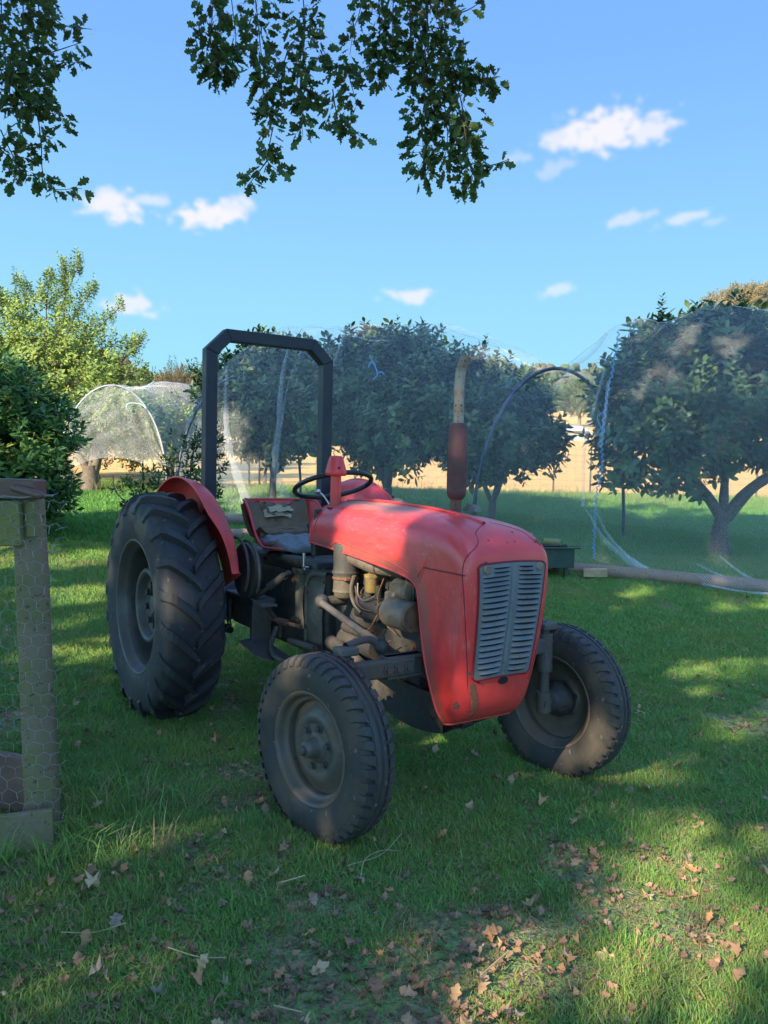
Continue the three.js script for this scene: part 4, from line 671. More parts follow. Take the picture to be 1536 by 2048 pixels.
fruitTree(10.35, 4.42, 'big dark fruit tree under the net at the right edge, with a forked trunk showing', 3.2, [[-.1, 2.1, .1, 1.2, 1.0, .85], [-1.05, 1.75, .1, .72, .9, .6], [.95, 2.0, .2, .95, 1.05, .75], [-.5, 2.6, .2, .95, .45, .55], [.5, 2.65, .2, .8, .45, .55], [-1.42, 1.15, .1, .28, .55, .3], [-.55, 1.25, -.2, .5, .5, .5]], [[[[0, -.06, 0], [-.02, .12, 0], [-.03, .32, .02], [.0, .58, 0]].map((p) => p), .135, .078], [[[-.02, .5, 0], [-.25, .85, .05], [-.62, 1.25, .1], [-1.0, 1.8, .1]].map(([a, b, c]) => [ST.x * a + SF.x * c, b, ST.y * a + SF.y * c]), .075, .02], [[[0, .5, 0], [.02, .95, .05], [.06, 1.5, .1], [0, 2.2, .1]].map(([a, b, c]) => [ST.x * a + SF.x * c, b, ST.y * a + SF.y * c]), .065, .02], [[[.03, .5, 0], [.28, .85, -.05], [.62, 1.1, -.05], [1.1, 1.3, 0], [1.5, 1.9, 0]].map(([a, b, c]) => [ST.x * a + SF.x * c, b, ST.y * a + SF.y * c]), .085, .025]], 2150, 44, .46);

// --- netting: a knotted white mesh, folds, hoops, twine
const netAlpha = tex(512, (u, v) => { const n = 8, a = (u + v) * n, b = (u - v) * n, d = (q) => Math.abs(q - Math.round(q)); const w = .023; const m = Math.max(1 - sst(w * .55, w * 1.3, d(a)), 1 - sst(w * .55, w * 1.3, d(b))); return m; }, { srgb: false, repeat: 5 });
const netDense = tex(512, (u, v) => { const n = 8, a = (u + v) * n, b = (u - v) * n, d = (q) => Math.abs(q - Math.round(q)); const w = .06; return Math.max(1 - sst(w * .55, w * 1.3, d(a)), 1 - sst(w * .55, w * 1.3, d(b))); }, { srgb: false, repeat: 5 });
const netMat = (rgb, k = 1, alphaMap = netAlpha) => mat({ rgb, roughness: .8, alphaMap, transparent: true, opacity: k });
const netWhite = netMat([.66, .71, .76], 1), foldMat = mat({ rgb: [.66, .69, .74], roughness: .8, transparent: true, opacity: .24 }), netSunlit = netMat([.85, .84, .80], 1, netDense), foldSunlit = mat({ rgb: [.9, .88, .84], roughness: .8, transparent: true, opacity: .5 });  // left net has its sunlight painted in: whiter colour, denser mesh
const ROWD = [-.55, .835], ROWN = [.835, .55], ROWB = [13.2, -3.45];
const rowSt = (k, off) => [ROWB[0] + ROWD[0] * k + ROWN[0] * off, ROWB[1] + ROWD[1] * k + ROWN[1] * off];
const ridgeUp = .03, ridgeY = spline([[0, 3.1], [.5, 3.55], [1.0, 3.74], [1.5, 3.78], [2, 3.7], [2.5, 3.70], [3, 3.68], [3.5, 3.62], [4, 3.62], [4.5, 3.46], [5, 3.27], [5.5, 3.02], [6, 2.82], [6.5, 3.14], [7, 3.44], [7.5, 3.38], [8, 3.56], [8.5, 3.45], [9, 3.36], [10, 3.3], [11, 3.2], [12.6, 3.0]]);
{
  const net = thing('fruit_net', 'long white bird net draped over the fruit trees and held down by logs', 'bird net');
  const sec = (k, f) => { // f 0 front hem .. 1 back hem, across the row
    const H = ridgeY(k)[0] + ridgeUp; let off, y;
    const wav = .05 * n2(k * 1.7, f * 3) + .025 * n2(k * 5.1, f * 6);
    if (f < .42) { const q = f / .42; off = .20 * q + .95 * Math.pow(q, 5) + wav * .7; const [s, t] = rowSt(k, off); y = lerp(groundY(s, t) + .015, H - .12, Math.pow(q, .9)); }
    else if (f < .62) { const q = (f - .42) / .2; off = lerp(1.15, 2.75, q); y = H - .12 + .14 * Math.sin(q * Math.PI) + .03 * n2(k * 3, q * 2); }
    else { const q = (f - .62) / .38; off = 2.75 + 1.1 * Math.pow(q, .7) - wav; const [s, t] = rowSt(k, off); y = lerp(H - .12, groundY(s, t) + .02, Math.pow(q, 1.1)); }
    const [s, t] = rowSt(k, off); return [gx(s, t), y, gz(s, t)];
  };
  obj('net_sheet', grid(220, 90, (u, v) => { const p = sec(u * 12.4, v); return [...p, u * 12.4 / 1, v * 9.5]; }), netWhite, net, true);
  { const pts = []; for (let k = 0; k <= 12.4; k += .25) { const p = sec(k, 0); pts.push([p[0] + .02 * n2(k * 3, 1), p[1] + .03 + .02 * n2(k * 2, 7), p[2] + .02 * n2(k * 3, 3)]); } obj('net_hem', tube(pts, .012, 160, 7), foldMat, net); }
  { const pts = []; for (let k = 0; k <= 12.4; k += .2) { const p = sec(k, .44); pts.push([p[0], p[1] + .012, p[2]]); } obj('net_edge', tube(pts, .006, 200, 5), foldMat, net); }
  const fold = (pts, w, w2) => { const c = new THREE.CatmullRomCurve3(pts.map((p) => V(p[0] - .3 * (SF.x * .835 + ST.x * .55) * sst(.4, 1.2, p[1]), p[1] + .02, p[2] - .3 * (SF.y * .835 + ST.y * .55) * sst(.4, 1.2, p[1])))), n = 26, fr = c.getPoints(n); const across = V(ST.x, 0, ST.y); obj('fold', grid(3, n, (u, v) => { const i = Math.round(v * n), o = fr[i], ww = lerp(w, w2, v) * (1 + .35 * n2(i * .5, w * 99)), tan = c.getTangent(v), sd = V().crossVectors(tan, V(SF.x, 0, SF.y)).normalize(); const q = (u - .5) * ww; return [o.x + sd.x * q - SF.x * .02 * Math.sin(u * Math.PI), o.y + sd.y * q, o.z + sd.z * q - SF.y * .02 * Math.sin(u * Math.PI)]; }), foldMat, net); };
  fold([[-5.58, 3.47, -4.03], [-5.71, 3.15, -3.97], [-5.83, 2.86, -3.92], [-6.01, 2.5, -3.85]], .06, .015);
  fold([[-6.62, 3.21, -3.59], [-6.72, 2.75, -3.54], [-6.77, 1.97, -3.52], [-6.81, 1.34, -3.5], [-6.68, .75, -3.56]], .03, .15);
  fold([[-7.8, 2.96, -3.08], [-7.81, 2.22, -3.08], [-7.73, 1.65, -3.11], [-7.51, .8, -3.21]], .03, .16);
  fold([[-6.34, 3.19, -3.7], [-6.62, 2.59, -3.59], [-6.72, 1.97, -3.54]], .02, .03);
  fold([[-2.1, 3.06, -5.51], [-2.26, 2.84, -5.45], [-2.49, 2.67, -5.35], [-2.66, 2.43, -5.28]], .05, .06);
  fold([[-2.11, 2.62, -5.51], [-2.21, 2.2, -5.47], [-2.3, 1.71, -5.43], [-2.31, 1.0, -5.43]], .03, .05);
  fold([[-2.06, 2.5, -5.53], [-2.09, 2.02, -5.52], [-2.13, 1.71, -5.5]], .04, .06);
  fold([[-1.99, 1.11, -5.24], [-1.89, .75, -5.28], [-1.74, .52, -5.34], [-1.46, .31, -5.46], [-1.2, .23, -5.57]], .02, .08);
  fold([[-2.06, .98, -5.2], [-1.91, .63, -5.27], [-1.68, .41, -5.37], [-1.3, .19, -5.53]], .02, .12);
  fold([[-.72, .53, -5.78], [-.52, .36, -5.86], [-.29, .24, -5.96]], .015, .05); fold([[-.96, .42, -5.68], [-.71, .31, -5.78], [-.52, .25, -5.87]], .015, .05);
  fold([[-5.76, 3.41, -3.95], [-5.26, 3.2, -4.17], [-4.79, 3.17, -4.37]], .03, .015);
  const tw = [[-2.05, 3.14, -5.54], [-2.09, 2.75, -5.52], [-2.15, 2.32, -5.49], [-2.18, 1.83, -5.48], [-2.18, 1.47, -5.48], [-2.22, 1.19, -5.46], [-2.23, .84, -5.46], [-2.23, .53, -5.46], [-2.21, .28, -5.47]];
  const c = new THREE.CatmullRomCurve3(tw.map((p) => V(...p))), z = []; for (let i = 0; i <= 90; i++) { const p = c.getPoint(i / 90), a = (i % 2 ? 1 : -1) * .014 + .014 * n2(i * .3, 4); z.push([p.x + ST.x * a, p.y, p.z + ST.y * a - SF.y * .03]); }
  const twine = mat({ rgb: [.10, .32, .62], roughness: .7 }); obj('blue_twine', tube(z, .0065, 360, 5), twine, net);
  obj('blue_twine', [tube([[-2.16, 2.2, -5.47], [-2.24, 2.1, -5.42], [-2.2, 1.98, -5.44], [-2.26, 1.9, -5.42]], .006, 24, 5)], twine, net);
  obj('blue_twine', [tube([[-5.38, 2.88, -4.05], [-5.33, 2.96, -4.08], [-5.27, 2.88, -4.10], [-5.24, 2.76, -4.12], [-5.30, 2.7, -4.09]], .010, 30, 6), tube([[-5.24, 2.78, -4.12], [-5.17, 2.8, -4.15], [-5.13, 2.76, -4.17]], .008, 14, 5)], twine, net);
  const hoopMat = worn({ base: [.045, .058, .085], base2: [.035, .045, .07], dirt: [.2, .2, .2], amount: .25, repeat: 3, rough: [.4, .6] });
  const hoop = (a, b, H, m, parent, r = .024, sq = .85) => { const pts = []; for (let i = 0; i <= 22; i++) { const f = i / 22 * Math.PI, q = .5 - .5 * Math.cos(f), s = lerp(a[0], b[0], q), t = lerp(a[1], b[1], q); pts.push([gx(s, t), lerp(rise(a[0]), rise(b[0]), q) + H * Math.pow(Math.sin(f), sq), gz(s, t)]); } return obj('hoop', tube(pts, r, 90, 10), m, parent); };
  hoop([10.17, 1.13], [11.75, 3.55], 2.42, hoopMat, net); hoop([13.0, -3.42], [15.2, -1.6], 2.35, hoopMat, net);

  // the sunlit net over the tree at the left
  const nl = thing('white_net', 'bright white net stretched over arched hoops round the left fruit tree', 'bird net');
  const pale = mat({ rgb: [.45, .45, .47], roughness: .5 });
  hoop([15.2, -6.3], [15.9, -4.35], 2.18, pale, nl, .017, .9); hoop([17.6, -6.5], [18.2, -3.1], 2.35, hoopMat, nl, .026, .6);
  obj('net_sheet', grid(90, 60, (u, v) => { const f = v * Math.PI, q = .5 - .5 * Math.cos(f); const s = lerp(lerp(15.2, 15.9, q), lerp(17.6, 18.2, q), u), t = lerp(lerp(-6.3, -4.35, q), lerp(-6.5, -3.1, q), u); const sag = -.10 * Math.sin(u * Math.PI) * Math.sin(f) + .04 * n2(u * 6, v * 5), y = rise(s) + lerp(2.2, 2.37, u) * Math.pow(Math.sin(f), lerp(.9, .6, u)) + sag; return [gx(s, t), Math.max(y, rise(s) + .02), gz(s, t), u * 2.6, v * 5]; }), netSunlit, nl, true);
  obj('net_edge', tube(Array.from({ length: 20 }, (_, i) => { const u = i / 19, s = lerp(15.5, 17.9, u), t = lerp(-5.3, -5.2, u); return [gx(s, t), rise(s) + lerp(2.2, 2.37, u) - .15 * Math.sin(u * Math.PI) + .01, gz(s, t)]; }), .011, 60, 6), foldSunlit, nl);
  obj('net_end', grid(30, 24, (u, v) => { const q = lerp(.03, .97, u), s = lerp(15.2, 15.9, q), t = lerp(-6.3, -4.35, q), top = 2.17 * Math.pow(Math.sin(Math.acos(1 - 2 * q)), .9); return [gx(s + .03 * n2(u * 5, v * 4), t), rise(s) + lerp(top, Math.max(.0, top * .36), v), gz(s, t), u * 2, v * 2]; }), netSunlit, nl, true);
  obj('blue_twine', tube([[15.7, -4.72, 1.75], [15.68, -4.8, 1.82], [15.6, -5.0, 1.84], [15.55, -5.06, 1.78], [15.58, -5.02, 1.7]].map(([s, t, h]) => [gx(s, t), rise(s) + h, gz(s, t)]), .012, 30, 6), mat({ rgb: [.45, .68, .72], roughness: .7 }), nl);
}

// --- the trees and shrubs at the left
{
  const r = rng(61);
  // dense shrub in front
  const P = [10.4, -4.98], o = thing('citrus_shrub', 'dense dark green glossy shrub at the left edge, behind the fence post', 'shrub', G3(...P)); o.scale.set(1.18, .98, 1.18);
  const ld = (q) => [ST.x * q[0] + SF.x * q[2], q[1], ST.y * q[0] + SF.y * q[2], q[3], q[4], q[5]];
  const L = [[-.25, 1.25, 0, .95, 1.15, .95], [.05, 1.0, -.15, .82, .75, .7], [-.4, 1.9, .1, .75, .55, .7], [.15, .55, 0, .6, .42, .6], [.30, 1.25, -.1, .55, .38, .5]].map(ld);
  obj('trunk', limbs([[[[0, -.05, 0], [.02, .4, 0], [-.05, 1, 0]], .07, .04]], r), bark, o); obj('limb', limbs([[[[0, .3, 0], [.3, .8, .1], [.6, 1.3, .1]], .035, .01], [[[0, .4, 0], [-.3, .9, -.1], [-.5, 1.6, 0]], .035, .01], [[[0, .5, 0], [0, 1.2, .3], [0, 1.9, .3]], .035, .01]], r), bark, o);
  const tw = [11, 12, 13].map((k) => twig({ n: 9, L: .105, W: .042, len: .13, droop: .25, fold: .45, seed: k, stem: .003 }));
  crownOf('crown', tw, fill(L, 2100, r, { shell: .50, upward: .35, gap: .34, gapScale: 2.2 }), glossyMat, (C, p, r) => { const k = r(), yg = r() < .10; return yg ? C.setRGB(.27, .32, .07) : C.setRGB(lerp(.06, .12, k), lerp(.14, .24, k), lerp(.042, .07, k)); }, o, r);
  // single leaves on the side that faces the lawn
  const lg = [leafGeo(.12, .046, .4, .3), leafGeo(.105, .042, .5, .15), leafGeo(.13, .05, .35, .4)], lm = [[.08, .17, .05], [.13, .23, .07], [.30, .36, .08]].map((c) => leafMat({ roughness: .3, transmission: .2, rgb: c }));
  const outer = fill(L, 260, r, { shell: .97, upward: .2, keep: (p) => (p.x * ST.x + p.z * ST.y) > -.75 && (p.x * SF.x + p.z * SF.y) < .25 }); outer.forEach(([p, d, s], i) => { const m = shade(new THREE.Mesh(lg[i % 3], lm[r() < .16 ? 2 : r() < .45 ? 1 : 0])); m.name = 'leaf'; QA.setFromUnitVectors(UPV, d); QB.setFromAxisAngle(UPV, r() * 6.283); m.quaternion.copy(QA.multiply(QB)); m.position.copy(p); m.scale.setScalar(s); o.add(m); });

  // tall sunny tree behind it, thin at the top
  const b = thing('tall_tree', 'tall sunlit yellow green tree with thin wispy top branches at the left', 'tree', G3(19.5, -8.2));
  const Lb = [[0, 2.2, 0, 2.2, 1.7, 1.6], [-1.3, 2.9, 0, 1.5, 1.5, 1.3], [1.0, 2.5, 0, 1.35, 1.25, 1.2], [1.75, 1.7, 0, 1.0, 1.1, 1.0], [-.2, 3.8, 0, 1.15, .75, 1.0], [-2.6, 2.6, 0, 1.2, 2.2, 1.2]].map(ld);
  const up = [[-2.35, 3.6, -2.2, 5.15], [-1.35, 3.8, -1.65, 4.85], [-.55, 4.1, -.75, 4.85], [-.1, 4.1, .0, 5.0], [.25, 4.1, .75, 5.35], [.5, 3.8, 1.1, 4.75], [.9, 3.4, 1.75, 4.3], [1.6, 2.8, 2.3, 3.5], [.35, 4.2, .35, 5.2], [-1.0, 3.9, -1.25, 4.5]];
  obj('trunk', limbs([[[[0, -.1, 0], [.05, 1, 0], [0, 2.2, 0]], .17, .10]], r), barkPale, b); obj('limb', limbs(up.map(([t0, y0, t1, y1]) => { const f = (t, y) => { const q = ld([t, y, 0, 0, 0, 0]); return [q[0], q[1], q[2]]; }; return [[f(0, 1.4), f(t0 * .6, lerp(1.4, y0, .6)), f(t0, y0), f(t1, y1)], .05, .008]; }), r), barkPale, b);
  const wisp = []; for (const [t0, y0, t1, y1] of up) for (let i = 0; i < 62; i++) { const f = Math.pow(r(), .75), a = ld([lerp(t0, t1, f) + (r() - .5) * .40 * (1.25 - f), lerp(y0, y1, f) + (r() - .5) * .2, (r() - .5) * .4, 0, 0, 0]); wisp.push([V(a[0], a[1], a[2]), V(r() - .5, .6 + r() * .5, r() - .5).normalize(), lerp(.6, 1.0, r())]); }
  const bt = [21, 22, 23].map((k) => twig({ n: 9, L: .10, W: .048, len: .26, droop: .4, fold: .25, seed: k }));
  crownOf('crown', bt, [...fill(Lb, 3600, r, { shell: .45, upward: .3, gap: .40, gapScale: 1.3, size: [.8, 1.3] }), ...wisp], broadMat, ranged([.20, .29, .06], [.33, .39, .10]), b, r);

  // olive brown conifer shrub and dark bush beside it
  const q = thing('conifer', 'olive brown feathery conifer behind the left net', 'conifer', G3(26, -6.75)); const nt = [31, 32].map((k) => twig({ n: 22, L: .11, W: .012, len: .3, droop: .1, fold: 0, seed: k, spread: .9 }));
  obj('trunk', limbs([[[[0, -.1, 0], [0, 1.6, 0]], .1, .05]], r), bark, q);
  crownOf('crown', nt, fill([[0, 1.6, 0, .95, 1.5, .9], [.3, 1.3, 0, .8, 1.1, .8], [-.25, 2.1, 0, .6, .85, .6]].map(ld), 1500, r, { shell: .6, upward: .5, size: [.8, 1.3] }), leafMat({ roughness: .8 }), ranged([.17, .135, .075], [.26, .20, .10]), q, r);
  const dk = thing('dark_bush', 'dark green bush between the brown conifer and the roll bar', 'bush', G3(29, -7.0)); obj('trunk', limbs([[[[0, -.1, 0], [0, 1.6, 0]], .1, .05]], r), bark, dk);
  crownOf('crown', bt, fill([[.4, 1.9, 0, 1.0, 1.75, .9], [-.6, 2.3, 0, 1.0, 1.35, .9], [-1.8, 1.8, 0, .9, 1.3, .8]].map(ld), 1300, r, { shell: .5, upward: .5, gap: .35, size: [.9, 1.4] }), broadMat, ranged([.06, .105, .035], [.11, .16, .05]), dk, r);
  const yl = thing('vine_hedge', 'low yellow green hedge showing just above the left net', 'hedge', G3(22.5, -6.0)); obj('stem', limbs([[[[0, -.1, 0], [0, 1.2, 0]], .05, .03]], r), bark, yl);
  crownOf('crown', bt, fill([[0, 1.2, 0, .9, 1.0, .5], [1.0, 1.25, 0, .8, .95, .5], [-1.1, 1.2, 0, .9, 1.0, .5], [-2.2, 1.1, 0, .9, 1.0, .5]].map(ld), 900, r, { shell: .6, upward: .5 }), broadMat, ranged([.17, .21, .045], [.27, .28, .07]), yl, r);

  // tree inside the white net: pale forked trunk
  const w = thing('netted_tree', 'sunlit fruit tree with a thick pale forked trunk inside the white net', 'fruit tree', G3(16.6, -6.15));
  const fl = (pts) => pts.map(([a, y, c]) => [ST.x * a + SF.x * c, y, ST.y * a + SF.y * c]);
  obj('trunk', limbs([[fl([[0, -.1, 0], [.02, .25, 0], [0, .55, 0]]), .23, .17]], r), barkPale, w);
  obj('limb', limbs([[fl([[-.05, .45, 0], [-.22, .75, 0], [-.45, 1.15, 0]]), .09, .03], [fl([[.02, .5, 0], [.06, .9, .05], [.05, 1.4, .1]]), .075, .03], [fl([[.1, .45, 0], [.2, .85, 0], [.32, 1.25, 0]]), .10, .05], [fl([[.3, 1.2, 0], [.62, 1.3, 0], [1.0, 1.15, 0], [1.5, .6, .1]]), .05, .02]], r), barkPale, w);
  crownOf('crown', bt, fill([[.35, 1.55, 0, .85, .48, .7], [1.05, 1.5, .3, .8, .55, .7], [-.35, 1.4, 0, .5, .45, .5], [1.7, 1.45, .8, .6, .5, .6]].map(ld), 800, r, { shell: .3, upward: .2, gap: .36 }), broadMat, ranged([.17, .26, .08], [.28, .34, .12]), w, r);

  // thin low shrub behind the rear wheel
  const c = thing('thin_shrub', 'small open shrub with bare arching lower branches behind the rear wheel', 'shrub', G3(9.6, -2.42));
  obj('stem', limbs([[fl([[0, -.05, 0], [0, .3, 0], [.05, .8, 0], [.12, 1.35, 0]]), .025, .008], [fl([[0, .25, 0], [-.35, .32, 0], [-.62, .55, -.05], [-.82, .78, -.05], [-.86, .95, 0]]), .016, .005], [fl([[0, .3, 0], [-.3, .55, 0], [-.5, .85, 0]]), .014, .005], [fl([[0, .4, 0], [.2, .8, .1], [.3, 1.3, .1]]), .014, .005], [fl([[0, .4, 0], [-.15, .8, 0], [-.2, 1.15, 0]]), .012, .004]], r), bark, c);
  crownOf('crown', tw, [...fill([[.1, .95, 0, .38, .55, .35], [-.22, .75, 0, .32, .38, .3], [.22, 1.2, 0, .28, .32, .25]].map(ld), 190, r, { shell: .2, upward: .5, size: [.55, .85] }), ...fill([[-.62, .62, 0, .28, .22, .12], [-.80, .88, 0, .12, .12, .08]].map(ld), 26, r, { shell: .2, upward: .3, size: [.5, .7] })], glossyMat, (C, p, r) => r() < .25 ? C.setRGB(.15, .20, .06) : C.setRGB(.06, .10, .04), c, r);

  // far gum tree over the right net
  const g = thing('gum_tree', 'far brown gum tree with an umbrella crown above the right net', 'gum tree', [gx(62, 27.4), rise(62) - .9, gz(62, 27.4)]);
  obj('trunk', limbs([[fl([[-1, -.3, 0], [-.6, 5, 0], [.4, 10, 0], [1.2, 12, 0]]), .4, .14]], r), barkPale, g); obj('limb', limbs([[fl([[.2, 9, 0], [-.9, 11, 0], [-2.2, 12.0, 0]]), .14, .05], [fl([[.4, 10, 0], [.3, 11.6, 0], [.2, 12.8, 0]]), .13, .05]], r), barkPale, g);
  const gt = [41].map((k) => twig({ n: 16, L: .22, W: .06, len: .5, droop: .3, seed: k, stem: .01 }));
  crownOf('crown', gt, fill([[-2.0, 12.1, 0, 1.3, .75, 1.2], [-.3, 12.7, 0, 1.5, .7, 1.3], [1.1, 12.8, 0, 1.1, .8, 1.2], [2.0, 12.0, 0, .55, .75, .9], [-2.9, 11.5, 0, .8, .5, .8], [.9, 10.6, 0, .7, .4, .6], [-1.9, 9.6, 0, 2.2, .9, 1.2]].map(ld), 1150, r, { shell: .4, upward: .4, gap: .36, gapScale: .8 }), leafMat({ roughness: .8 }), ranged([.25, .21, .115], [.36, .30, .17]), g, r);
  const g2 = thing('gum_tree', 'far pale trees low behind the two netted trees in the middle gap', 'tree', [gx(120, 29), rise(120), gz(120, 29)]);
  obj('trunk', limbs([[fl([[0, -.3, 0], [0, 4, 0]]), .3, .14]], r), barkPale, g2);
  crownOf('crown', gt, fill([[0, 4, 0, 4, 2.4, 2], [5, 3.4, 0, 3.5, 2.2, 2], [-6, 3.6, 0, 4, 2.2, 2], [11, 3.6, 0, 4, 2.4, 2], [-12, 3.4, 0, 4, 2.4, 2]].map(ld), 2600, r, { shell: .5, upward: .4, size: [1.2, 2] }), leafMat({ roughness: .8 }), ranged([.10, .15, .045], [.18, .22, .07]), g2, r);
}
// ------------------------------------------------------------------ the oak overhead: trunk and crown out of sight behind the eye, sprays hanging into view
const SPRAYS = [
  [[[6.86, -3.13, 5.61], [6.84, -3.10, 5.24], [6.81, -3.09, 4.83], [6.79, -3.04, 4.50], [6.78, -3.02, 4.25]], 0.174, 11.0],
  [[[6.65, -3.20, 5.48], [6.62, -3.17, 4.96], [6.59, -3.12, 4.56], [6.58, -3.07, 4.24]], 0.137, 10.0],
  [[[7.17, -3.15, 5.80], [7.15, -3.11, 5.42], [7.13, -3.09, 5.16], [7.11, -3.12, 4.76], [7.09, -3.05, 4.49]], 0.113, 8.0],
  [[[6.84, -2.98, 5.37], [6.83, -2.90, 5.16], [6.83, -2.75, 5.04], [6.82, -2.52, 5.01]], 0.042, 2.6],
  [[[6.71, -2.88, 4.74], [6.71, -2.70, 4.80], [6.71, -2.56, 4.85]], 0.049, 3.0],
  [[[6.91, -2.97, 4.71], [6.91, -2.78, 4.78], [6.91, -2.66, 4.78]], 0.051, 3.4],
  [[[6.79, -3.02, 4.46], [6.78, -2.85, 4.36], [6.78, -2.77, 4.28], [6.78, -2.73, 4.21]], 0.066, 6.0],
  [[[6.78, -2.96, 4.35], [6.77, -2.92, 4.04], [6.75, -2.90, 3.82], [6.74, -2.84, 3.69], [6.74, -2.57, 3.69]], 0.062, 3.0],
  [[[6.68, -3.09, 4.24], [6.66, -2.97, 4.00], [6.67, -2.78, 4.07]], 0.065, 4.0],
  [[[6.67, -3.21, 4.12], [6.66, -3.13, 3.96], [6.65, -3.00, 3.76], [6.65, -2.88, 3.76]], 0.082, 6.0],
  [[[6.66, -3.21, 3.96], [6.65, -3.08, 3.84], [6.64, -3.08, 3.69]], 0.057, 4.0],
  [[[7.07, -1.60, 5.78], [7.04, -1.57, 5.31], [7.03, -1.59, 5.05], [7.02, -1.56, 4.92], [7.01, -1.45, 4.84]], 0.154, 11.0],
  [[[7.03, -1.68, 5.18], [7.03, -1.69, 5.11], [7.03, -1.74, 5.08]], 0.043, 4.0],
  [[[7.28, -1.52, 5.91], [7.25, -1.44, 5.43], [7.23, -1.41, 5.12], [7.22, -1.52, 4.90], [7.21, -1.60, 4.83]], 0.114, 9.0],
  [[[6.96, -1.24, 5.72], [6.93, -1.17, 5.22], [6.91, -1.12, 4.84], [6.89, -1.07, 4.55], [6.88, -1.04, 4.30]], 0.118, 9.0],
  [[[7.04, -1.08, 5.28], [7.04, -0.95, 5.24], [7.03, -0.78, 5.20]], 0.068, 4.0],
  [[[6.96, -0.82, 5.69], [6.93, -0.77, 5.10], [6.91, -0.80, 4.81], [6.90, -0.81, 4.55], [6.89, -0.71, 4.52]], 0.118, 8.5],
  [[[6.81, -0.74, 4.76], [6.80, -0.75, 4.55], [6.78, -0.76, 4.30], [6.77, -0.75, 4.16]], 0.075, 6.0],
  [[[7.02, -0.64, 4.99], [7.02, -0.60, 4.91], [7.01, -0.51, 4.87], [7.01, -0.47, 4.82]], 0.086, 7.0],
  [[[7.02, -0.92, 4.98], [7.01, -0.98, 4.77], [7.00, -1.04, 4.60]], 0.103, 7.0],
  [[[7.28, -0.29, 5.89], [7.25, -0.32, 5.45], [7.24, -0.37, 5.28], [7.23, -0.40, 5.06]], 0.044, 3.2],
  [[[7.02, -0.43, 4.95], [7.01, -0.38, 4.74], [7.00, -0.33, 4.57]], 0.086, 8.0],
  [[[6.90, -0.52, 4.61], [6.89, -0.49, 4.44], [6.88, -0.45, 4.25]], 0.093, 9.0],
  [[[6.88, -0.41, 4.31], [6.88, -0.30, 4.24], [6.88, -0.26, 4.21]], 0.059, 5.0],
  [[[6.78, -1.00, 4.24], [6.76, -1.03, 4.05], [6.76, -1.04, 3.96], [6.75, -0.93, 3.86]], 0.058, 6.0],
  [[[6.76, -1.04, 3.96], [6.75, -1.14, 3.82], [6.75, -1.20, 3.75]], 0.058, 6.0],
  [[[7.07, -0.19, 5.81], [7.04, -0.14, 5.26], [7.02, -0.14, 5.00], [7.01, -0.15, 4.75]], 0.103, 9.0],
  [[[6.97, -0.02, 5.75], [6.94, -0.03, 5.25], [6.92, -0.04, 4.95], [6.91, -0.08, 4.83]], 0.093, 8.0],
  [[[7.07, 0.23, 5.82], [7.04, 0.27, 5.31], [7.02, 0.25, 4.97], [7.00, 0.26, 4.67], [6.98, 0.25, 4.33], [6.96, 0.28, 3.92]], 0.154, 10.0],
  [[[7.28, 0.15, 5.95], [7.25, 0.12, 5.42], [7.23, 0.15, 5.07], [7.21, 0.20, 4.81]], 0.114, 9.0],
  [[[6.97, 0.36, 5.76], [6.94, 0.41, 5.30], [6.92, 0.46, 4.88], [6.91, 0.64, 4.76], [6.90, 0.85, 4.70]], 0.093, 8.0],
  [[[7.02, 0.49, 5.02], [7.03, 0.53, 5.08], [7.03, 0.57, 5.06]], 0.051, 5.0],
  [[[6.91, 0.42, 4.84], [6.90, 0.55, 4.59], [6.88, 0.60, 4.30], [6.87, 0.63, 4.09], [6.86, 0.68, 3.94]], 0.135, 10.0],
  [[[7.11, 0.39, 4.85], [7.10, 0.44, 4.59], [7.08, 0.47, 4.25], [7.07, 0.43, 4.07]], 0.130, 9.0],
  [[[6.86, 0.69, 3.98], [6.85, 0.64, 3.83], [6.85, 0.60, 3.73]], 0.059, 5.0],
  [[[7.17, 0.33, 5.76], [7.15, 0.42, 5.50], [7.15, 0.49, 5.42]], 0.069, 5.0],
  [[[6.76, 0.68, 3.96], [6.76, 0.83, 3.97], [6.76, 0.97, 4.02]], 0.050, 2.2],
  [[[7.04, 0.50, 5.32], [7.04, 0.61, 5.36], [7.05, 0.71, 5.43], [7.05, 0.82, 5.54]], 0.034, 1.2],
];
